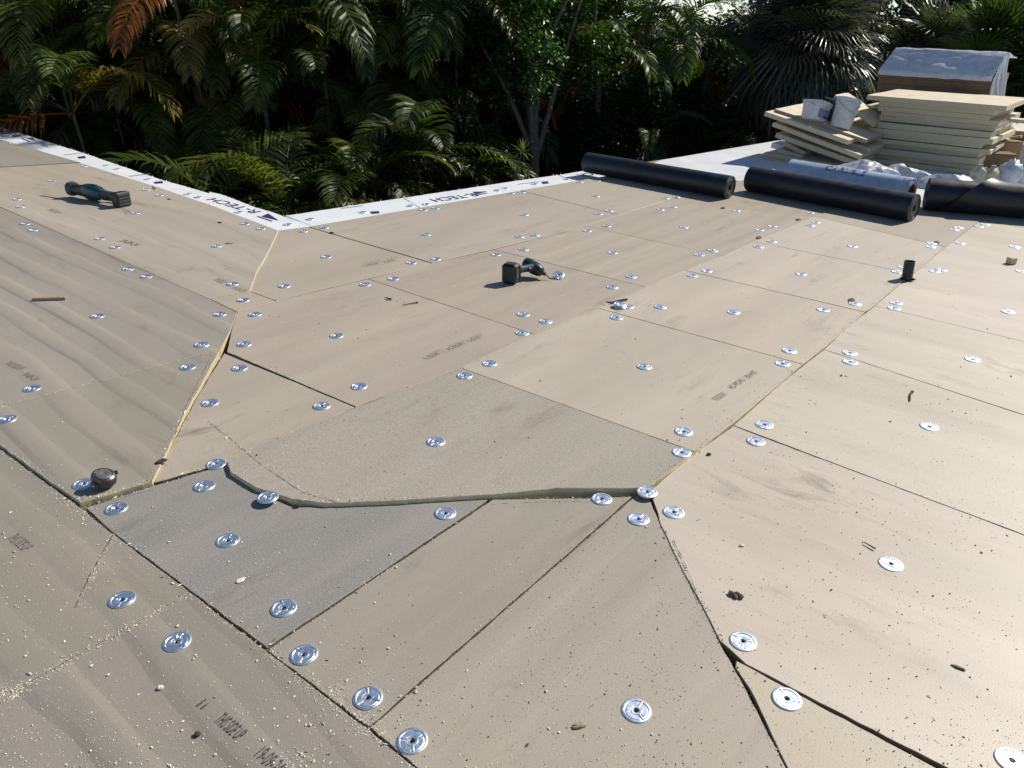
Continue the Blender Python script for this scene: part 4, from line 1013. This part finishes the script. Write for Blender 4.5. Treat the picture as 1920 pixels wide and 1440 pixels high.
FR = [frond_mesh(2.0, R(62), R(105), 40, .52, 1), frond_mesh(1.9, R(50), R(120), 38, .50, 2, .7), frond_mesh(2.2, R(35), R(110), 42, .55, 3, .6), frond_mesh(1.8, R(20), R(95), 38, .48, 4, .8),
      frond_mesh(2.1, R(75), R(125), 40, .5, 5, .5), frond_mesh(1.7, R(5), R(80), 36, .46, 6, .9, .1)]
FD = [frond_mesh(1.6, R(-35), R(45), 34, .40, 7, 1.4, -.1, .15), frond_mesh(1.5, R(-50), R(30), 34, .38, 8, 1.8, -.3, .2)]
GREEN = [(.055, .080, .012), (.065, .092, .014), (.045, .068, .012), (.085, .10, .016), (.05, .078, .010)]
YEL = [(.15, .14, .025), (.11, .12, .022), (.19, .15, .03)]
BRN = [(.23, .075, .018), (.16, .08, .035), (.10, .065, .035), (.28, .10, .02)]
def stem_obj(parent, p0, p1, r, lean=.1):
    n = 9; pts = [p0.lerp(p1, i / n) + Vector((math.sin(i / n * 2.2) * lean, 0, 0)) for i in range(n + 1)]; b = MB()
    b.tube(pts, [r * (1.15 - .35 * i / n) for i in range(n + 1)], 8)
    for i in range(1, n):                                # ring scars
        b.tube([pts[i] - Vector((0, 0, .008)), pts[i] + Vector((0, 0, .008))], r * (1.22 - .35 * i / n), 8)
    o = b.build('stem', M['palm_stem'], parent); return pts[-1]
def areca(x, y, label, seed, tops, brown=.12, yellow=.15, nf=7, size=1.0, spread=.7):
    rnd = random.Random(seed); t = empty('areca_palm', (x, y, -3.2)); t['_'] = 0; del t['_']
    for z in tops:
        a = rnd.uniform(0, 6.28); rr = rnd.uniform(.1, spread)
        p0 = Vector((rr * .5 * math.cos(a), rr * .5 * math.sin(a), 0)); p1 = Vector((rr * 1.5 * math.cos(a), rr * 1.5 * math.sin(a), z + 3.2))
        e = stem_obj(t, p0, p1, rnd.uniform(.026, .042), rnd.uniform(-.25, .25))
        a0 = rnd.uniform(0, 6.28)
        for k_ in range(nf):
            me = FR[rnd.choice((0, 0, 1, 1, 2, 2, 3, 4, 5))]; c_ = rnd.choice(GREEN); r_ = rnd.random()
            if r_ < brown: me = rnd.choice(FD + [FR[5]]); c_ = rnd.choice(BRN)
            elif r_ < brown + yellow: c_ = rnd.choice(YEL)
            s_ = size * rnd.uniform(.8, 1.15); v_ = rnd.uniform(.75, 1.25)
            Mx = Matrix.Translation(e) @ Matrix.Rotation(a0 + k_ * 2.4 + rnd.uniform(-.3, .3), 4, 'Z') @ Matrix.Rotation(rnd.uniform(-.25, .25), 4, 'X') @ Matrix.Scale(s_, 4)
            inst('frond', me, t, Mx, (c_[0] * v_, c_[1] * v_, c_[2] * v_, 1))
    tag(t, label, 'palm tree', 'areca palms along the yard'); return t
def wx(px, Y): return atY(px, 100, Y).x
AP = [(-190, 14.4, 'areca palm clump at the far end of the left white strip'), (20, 13.0, 'areca palm clump behind the saw with leaning stems'), (170, 11.7, 'areca palm clump with broad arching fronds above the left strip'),
      (330, 12.6, 'areca palm clump with several hanging brown fronds'), (470, 12.3, 'areca palm clump with a bright orange dead frond'), (600, 12.9, 'tall areca palm clump with yellow tipped fronds'),
      (740, 13.2, 'shaded areca palm clump behind the strip corner'), (880, 13.4, 'areca palm clump with long drooping pale fronds')]
for i, (px, Yd, lb) in enumerate(AP):
    rnd = random.Random(100 + i)
    areca(wx(px, Yd + .9), Yd + .9, lb, (40 + i) if i != 1 else 141, [rnd.uniform(-1.2, -.5), rnd.uniform(-.6, .2), rnd.uniform(0, .7), rnd.uniform(.4, 1.1), rnd.uniform(.8, 1.4), rnd.uniform(1.2, 1.9)], [0, .12, .14, .22, .2, .12, .08, .1][i], [.26, .28, .26, .22, .22, .28, .10, .18][i], 9, 1.12, .8)
BP = [(-260, 14.0, 'back row areca palm beyond the far end of the strip'), (90, 14.4, 'back row areca palm between the two left front clumps'), (400, 14.8, 'back row areca palm behind the brown frond clump'), (660, 15.2, 'back row areca palm in deep shade'), (820, 15.4, 'back row areca palm next to the leafy tree')]
for i, (px, Yd, lb) in enumerate(BP):
    rnd = random.Random(200 + i)
    areca(wx(px, Yd), Yd, lb, 60 + i, [rnd.uniform(-1.6, -.6), rnd.uniform(-.6, .4), rnd.uniform(.3, 1.2), rnd.uniform(1.3, 2.0), rnd.uniform(1.9, 2.8)], .08, .08, 8, 1.15, .9)
UP = [(300, 10.9, 'low young areca palm just beyond the left strip'), (430, 10.4, 'low young areca palm in the shade of the strip corner'), (560, 10.8, 'low shaded areca palm in the roof notch'), (690, 11.4, 'low areca palm with dull yellow fronds in the notch'), (830, 12.2, 'low dark areca palm behind the right strip'), (110, 12.6, 'low areca palm below the saw end of the strip')]
for i, (px, Yd, lb) in enumerate(UP):
    rnd = random.Random(300 + i)
    areca(wx(px, Yd + (1.0 if i == 5 else 0)), Yd + (1.0 if i == 5 else 0), lb, 80 + i, [rnd.uniform(-2.0, -1.2), rnd.uniform(-1.6, -.8), rnd.uniform(-1.2, -.5)], .1 if i < 5 else 0, .06, 7, .95, .5)

# broad leaved trees: many small leaves gathered in clumps
def crown_mesh(n_cl, n_leaf, leaf, seed, flat_=.7):
    rnd = random.Random(seed); b = MB()
    for _ in range(n_cl):
        while True:
            d = Vector((rnd.uniform(-1, 1), rnd.uniform(-1, 1), rnd.uniform(-1, 1)))
            if .25 < d.length < 1: break
        c_ = d * (.55 + .45 * rnd.random()); R_ = rnd.uniform(.13, .26)
        for _ in range(n_leaf):
            e = Vector((rnd.gauss(0, 1), rnd.gauss(0, 1), rnd.gauss(0, flat_))) * R_ * .55; p = c_ + e
            n_ = (Vector((rnd.gauss(0, .6), rnd.gauss(0, .6), 1)) + e * 1.2).normalized(); a = rnd.uniform(0, 6.28)
            x = Vector((math.cos(a), math.sin(a), rnd.uniform(-.7, .1))); x = (x - n_ * x.dot(n_) * .6).normalized(); y = n_.cross(x).normalized(); l_ = leaf * rnd.uniform(.6, 1.2)
            b.add([p, p + x * l_ * .45 + y * l_ * .24, p + x * l_ - n_ * l_ * .18, p + x * l_ * .45 - y * l_ * .24], [(0, 1, 2), (0, 2, 3)])
    return raw('crown', b, 'leaf')
CW = [crown_mesh(90, 70, .085, 1), crown_mesh(90, 70, .075, 2), crown_mesh(70, 60, .11, 3)]
def leafy(px, Yd, zc, rad, col, label, name='leafy_tree', cat='tree', which=0, group=None, parts=3, trunk=True):
    x = wx(px, Yd); t = empty(name, (x, Yd, -3.2)); rnd = random.Random(int(px * 7 + Yd))
    top = Vector((0, 0, zc + 3.2))
    b = MB(); b.tube([Vector((0, 0, 0)), Vector((.08, 0, top.z * .45)), top], [.05 * rad[0] + .03, .04 * rad[0] + .02, .02], 8)
    for k_ in range(7):
        a = k_ * .9; e = Vector((math.cos(a) * rad[0] * .65, math.sin(a) * rad[1] * .65, top.z + rnd.uniform(-.4, .6) * rad[2])); s_ = Vector((.05, 0, top.z * rnd.uniform(.45, .8)))
        b.tube([s_, s_.lerp(e, .5) + Vector((0, 0, .12)), e], [.035 * rad[0], .022 * rad[0], .008], 6)
    b.build('trunk', M['bark'], t)
    for k_ in range(parts):
        o = inst('crown', CW[(which + k_) % 3], t); v_ = rnd.uniform(.8, 1.2); o.color = (col[0] * v_, col[1] * v_, col[2] * v_, 1)
        k2 = 1 if parts == 1 else .78
        o.location = top + (Vector((0, 0, 0)) if parts == 1 else Vector((rnd.uniform(-.4, .4) * rad[0], rnd.uniform(-.4, .4) * rad[1], rnd.uniform(-.4, .4) * rad[2])))
        o.scale = (rad[0] * k2, rad[1] * k2, rad[2] * k2); o.rotation_euler = (0, 0, rnd.uniform(0, 6.28))
    tag(t, label, cat, group); return t
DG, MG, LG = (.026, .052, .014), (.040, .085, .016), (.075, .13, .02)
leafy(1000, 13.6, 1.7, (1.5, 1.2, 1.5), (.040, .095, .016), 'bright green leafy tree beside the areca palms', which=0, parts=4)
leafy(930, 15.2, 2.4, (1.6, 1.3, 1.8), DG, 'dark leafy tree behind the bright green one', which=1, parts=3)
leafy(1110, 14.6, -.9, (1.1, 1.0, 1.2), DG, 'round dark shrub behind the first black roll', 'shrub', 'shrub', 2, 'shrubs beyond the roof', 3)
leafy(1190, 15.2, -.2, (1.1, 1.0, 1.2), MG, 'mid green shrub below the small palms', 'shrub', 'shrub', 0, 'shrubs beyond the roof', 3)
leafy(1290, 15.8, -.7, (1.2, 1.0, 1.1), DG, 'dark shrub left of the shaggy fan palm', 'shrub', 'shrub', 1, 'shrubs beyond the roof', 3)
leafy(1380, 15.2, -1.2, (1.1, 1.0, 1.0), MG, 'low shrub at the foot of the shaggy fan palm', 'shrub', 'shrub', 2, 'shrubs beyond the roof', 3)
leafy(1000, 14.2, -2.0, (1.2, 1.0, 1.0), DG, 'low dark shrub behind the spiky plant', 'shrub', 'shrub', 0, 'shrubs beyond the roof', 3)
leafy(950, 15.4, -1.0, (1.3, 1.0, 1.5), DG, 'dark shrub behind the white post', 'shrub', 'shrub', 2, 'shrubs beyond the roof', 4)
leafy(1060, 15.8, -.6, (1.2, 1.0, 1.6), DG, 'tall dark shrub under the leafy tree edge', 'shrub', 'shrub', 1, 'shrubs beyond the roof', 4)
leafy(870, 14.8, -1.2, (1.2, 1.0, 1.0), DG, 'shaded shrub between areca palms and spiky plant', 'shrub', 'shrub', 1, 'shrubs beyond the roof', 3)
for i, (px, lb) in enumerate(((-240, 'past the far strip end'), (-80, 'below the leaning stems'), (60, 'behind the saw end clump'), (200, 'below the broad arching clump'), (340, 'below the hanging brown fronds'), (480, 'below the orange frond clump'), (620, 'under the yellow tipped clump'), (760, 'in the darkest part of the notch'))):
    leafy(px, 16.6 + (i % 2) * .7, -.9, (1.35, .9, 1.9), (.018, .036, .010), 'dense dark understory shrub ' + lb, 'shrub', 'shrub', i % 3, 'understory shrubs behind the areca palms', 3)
# far screen of trees
for i, (px, Yd, zc, rx, rz) in enumerate(((-300, 18, 2.5, 2.6, 3.2), (0, 18.5, 2.2, 2.6, 3.4), (250, 18, 2.6, 2.5, 3.2), (480, 18.6, 2.6, 2.6, 3.4), (700, 18.2, 2.2, 2.5, 3.3), (900, 18.8, 2.4, 2.5, 3.4), (1080, 18.8, 1.2, 2.2, 2.9), (1230, 20, .1, 2.3, 2.0), (1400, 20.5, .2, 2.4, 2.2), (1560, 21, .9, 2.4, 2.9), (1760, 21.5, 1.6, 2.6, 3.0), (1960, 21, 1.5, 2.6, 3.0), (2150, 20, 1.5, 2.6, 3.0))):
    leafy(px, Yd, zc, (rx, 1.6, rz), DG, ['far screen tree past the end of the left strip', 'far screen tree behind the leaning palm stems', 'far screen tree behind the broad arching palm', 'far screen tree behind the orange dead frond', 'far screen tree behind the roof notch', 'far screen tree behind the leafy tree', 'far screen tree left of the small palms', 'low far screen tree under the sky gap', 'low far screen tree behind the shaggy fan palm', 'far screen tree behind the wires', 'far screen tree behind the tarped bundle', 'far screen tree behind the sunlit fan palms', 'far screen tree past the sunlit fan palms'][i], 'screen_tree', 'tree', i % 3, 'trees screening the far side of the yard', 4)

# fan palms
def fan_mesh(seed, nseg=30, Lb=.78, pet=.55, droop=.5, arch=.5):
    rnd = random.Random(seed); b = MB()
    b.tube([(0, 0, 0), (pet * .5, 0, .02), (pet, 0, -.03)], [.016, .012, .009], 5, 0, False)
    for k_ in range(nseg):
        a = R(-150) + R(300) * (k_ + .5) / nseg; da = R(300) / nseg; L_ = Lb * (1 - .25 * (abs(a) / R(150)) ** 2) * rnd.uniform(.88, 1.08)
        d = Vector((math.cos(a), math.sin(a), 0)); y = Vector((-d.y, d.x, 0)); o = Vector((pet - .02, 0, -.03)); pr = []
        z = lambda r: -arch * (max(0, d.x) * r) ** 2 * .9 + .12 * abs(d.y) * r - droop * max(0, r / L_ - .5) ** 1.6 * L_ * rnd.uniform(.9, 1.1)
        v = []
        for r_, w_ in ((.03, .25), (.45, 1.), (.70, .62), (.88, .32)):
            r = r_ * L_; hw = math.tan(da / 2) * min(r, .5 * L_) * (w_ if r_ > .4 else 1)
            c_ = o + d * r + Vector((0, 0, z(r))); f_ = hw * .5
            v += [c_ - y * hw - Vector((0, 0, f_)), c_ + Vector((0, 0, f_ * .6)), c_ + y * hw - Vector((0, 0, f_))]
        v.append(o + d * L_ * .97 + Vector((0, 0, z(L_) - .03)))
        f = []
        for q in range(3): f += [(q * 3, q * 3 + 1, q * 3 + 4, q * 3 + 3), (q * 3 + 1, q * 3 + 2, q * 3 + 5, q * 3 + 4)]
        f += [(9, 10, 12), (10, 11, 12)]; b.add(v, f)
    return raw('fan_leaf', b, 'fan')
FN = [fan_mesh(1, 36, .66, .8, .9, .6), fan_mesh(2, 34, .62, .85, 1.2, .9), fan_mesh(3, 36, .68, .75, .7, .5)]
FH = [fan_mesh(4, 26, .7, .7, 1.8, 1.6), fan_mesh(5, 24, .65, .75, 2.2, 1.9)]
FU = [fan_mesh(6, 34, .8, .6, .25, .2), fan_mesh(7, 32, .75, .6, .35, .25)]
def fan_palm(px, Yd, zc, rad, n, label, seed, cols, dead=.25, tr=.16, skirt=True, up=0.0):
    rnd = random.Random(seed); t = empty('fan_palm', (wx(px, Yd), Yd, -3.2)); h = zc + 3.2; b = MB()
    b.tube([(0, 0, 0), (.05, 0, h * .5), (0, 0, h)], [tr * 1.15, tr, tr * .9], 12)
    for k_ in range(40):                      # old leaf bases on the trunk
        a = k_ * 2.4; z_ = h * (.35 + .6 * k_ / 40); d = Vector((math.cos(a), math.sin(a), 0)); b.box(d * (tr + .03) + Vector((.03, 0, z_)), Vector((-d.y, d.x, 0)) * .05, d * .02 + Vector((0, 0, .05)), d * .018 - Vector((0, 0, .01)))
    b.build('trunk', M['bark'], t)
    for k_ in range(n):
        u_ = (k_ + .5) / n; el = R(88 - 165 * u_ + up) + rnd.uniform(-.12, .12); a = k_ * 2.39996 + rnd.uniform(-.2, .2)
        isd = skirt and u_ > 1 - dead
        me = rnd.choice(FH) if isd or (u_ > .42 and skirt and rnd.random() < .6) else rnd.choice(FN if skirt else FU); c_ = rnd.choice([(.13, .085, .045), (.10, .065, .04), (.17, .075, .03), (.075, .055, .04)]) if isd else rnd.choice(cols); v_ = rnd.uniform(.75, 1.25)
        s_ = rad / 1.25 * rnd.uniform(.85, 1.12)
        Mx = Matrix.Translation(Vector((0, 0, h - .25 * u_ * rad))) @ Matrix.Rotation(a, 4, 'Z') @ Matrix.Rotation(-el, 4, 'Y') @ Matrix.Rotation(rnd.uniform(-.5, .5), 4, 'X') @ Matrix.Scale(s_, 4)
        inst('fan_leaf', me, t, Mx, (c_[0] * v_, c_[1] * v_, c_[2] * v_, 1))
    tag(t, label, 'palm tree', 'fan palms'); return t
FG = [(.075, .085, .045), (.085, .10, .045), (.07, .075, .05), (.10, .095, .06)]
FB = [(.060, .10, .018), (.075, .12, .022), (.05, .085, .02)]
fan_palm(1500, 15.6, .85, 1.22, 280, 'large shaggy fan palm with brown hanging leaves behind the pails', 5, FG, .34, .2)
fan_palm(1570, 17.5, 3.0, 1.3, 60, 'tall fan palm above the shaggy one with spiky drooping leaves', 6, FG, .2)
fan_palm(1870, 16.2, .75, 1.35, 60, 'sunlit green fan palm behind the tarp end', 7, FB, .05, .15, False, 12)
fan_palm(1745, 17.0, .55, 1.25, 60, 'sunlit fan palm behind the tarped bundle', 8, FG, .1, .15, True, 10)
fan_palm(1985, 15.5, .6, 1.3, 50, 'sunlit fan palm at the far corner of the roof', 9, FB, .05, .15, False, 10)
# feather palms in the gap right of the leafy tree
def small_palm(px, Yd, z, label, seed, nf=14, size=.8, cols=None, brown=.1):
    rnd = random.Random(seed); t = empty('feather_palm', (wx(px, Yd), Yd, -3.2)); e = stem_obj(t, Vector((0, 0, 0)), Vector((rnd.uniform(-.2, .2), 0, z + 3.2)), .06, .1)
    for k_ in range(nf):
        r_ = rnd.random(); me = FR[rnd.choice((0, 1, 2, 4, 3))]; c_ = rnd.choice(cols or FB + [(.11, .15, .02)])
        if r_ < brown: c_ = rnd.choice(BRN); me = FD[0]
        Mx = Matrix.Translation(e) @ Matrix.Rotation(k_ * 2.4 + rnd.uniform(-.3, .3), 4, 'Z') @ Matrix.Scale(size * rnd.uniform(.8, 1.15), 4); inst('frond', me, t, Mx, (*c_, 1))
    tag(t, label, 'palm tree', 'feather palms beyond the roof'); return t
small_palm(1130, 14.6, .75, 'sunlit feather palm next to the leafy tree', 1, 13, .75)
small_palm(1185, 15.6, 1.5, 'feather palm with an orange dead frond', 2, 14, .85, None, .25)
small_palm(1260, 15.4, 1.0, 'slender trunked feather palm under the sky gap', 3, 16, .9)
small_palm(1330, 16.2, .7, 'feather palm with grey arching fronds beside the shaggy fan palm', 4, 13, .8, GREEN)
small_palm(1215, 14.5, -.6, 'low bright feather palm behind the first black roll', 5, 11, .6)
small_palm(1090, 15.6, 2.2, 'tall feather palm behind the leafy tree edge', 6, 14, .9)
small_palm(1320, 14.8, -.9, 'low shaded feather palm between shrubs', 7, 10, .6, GREEN)
small_palm(1600, 14.2, -.35, 'small bushy feather palm between pails and tall stack', 8, 22, .34, [(.05, .075, .03), (.06, .09, .035)], .05)
# spiky plant by the roof edge
p = atY(979, 284, 10.6); t = empty('spiky_plant', (p.x - .06, 10.6, -3.2)); b = MB(); e = Vector((.06, 0, p.z + 3.2)); b.tube([Vector((-.10, 0, 0)), Vector((-.06, 0, e.z * .7)), Vector((-.03, 0, e.z - .35)), e], [.018, .014, .012, .010], 7); b.build('stem', M['bark'], t)
rnd = random.Random(4)
for k_ in range(26):
    a = k_ * 2.4; el = R(80 - 125 * k_ / 26) + rnd.uniform(-.1, .1); d = Vector((math.cos(a) * math.cos(el), math.sin(a) * math.cos(el), math.sin(el))); y = d.cross(Vector((0, 0, 1))).normalized() if abs(d.z) < .95 else Vector((1, 0, 0)); l_ = rnd.uniform(.17, .26)
    o = MB().add([e - y * .007, e + y * .007, e + d * l_ * .5 - y * .011, e + d * l_ * .5 + y * .011, e + d * l_ + Vector((0, 0, -.03))], [(0, 1, 3, 2), (2, 3, 4)]).build('leaf', M['leaf'], t); o.color = rnd.choice(((.17, .19, .07, 1), (.22, .23, .10, 1), (.12, .15, .05, 1)))
tag(t, 'lone spiky leaved plant on a thin stem behind the right strip', 'plant')
# white post, wires
p = atY(1003, 265, 14.8); o = MB().box((0, 0, 0), (.035, 0, 0), (0, .035, 0), (.01, 0, .16), 0, .008).build('marker_post', M['post']); o.location = (p.x, 14.8, p.z)
b = MB().box((0, 0, 0), (.035, 0, 0), (0, .035, 0), (0, 0, 1), 0, .01); bpy.data.objects.remove(o)
o = MB().box((0, 0, (p.z + .17 - 3.2 + 6.4) / 2 - 3.2 + 0), (.035, 0, 0), (0, .035, 0), (0, 0, (p.z + .17 + 3.2) / 2), 0, .008).build('marker_post', M['post']); o.location = (p.x, 14.8, -(p.z + .17 - 3.2 + 6.4) / 2 + 3.2 + (p.z + .17 - 3.2) / 2); tag(o, 'thin white post in the shade behind the spiky plant', 'post')
for i, (ya, yb) in enumerate(((104, 112), (119, 124), (138, 146))):
    A, B_ = atY(1450, ya - 12, 19.5), atY(2000, yb + 16, 18.5); pts = [A.lerp(B_, q / 20) - Vector((0, 0, .25 * (1 - (q / 10 - 1) ** 2))) for q in range(21)]
    o = MB().tube(pts, .008, 5).build('overhead_wire', M['wire']); tag(o, ['highest of the three overhead wires', 'middle one of the three overhead wires', 'lowest of the three overhead wires'][i] + ' behind the tarped bundle', 'wire', 'overhead wires')
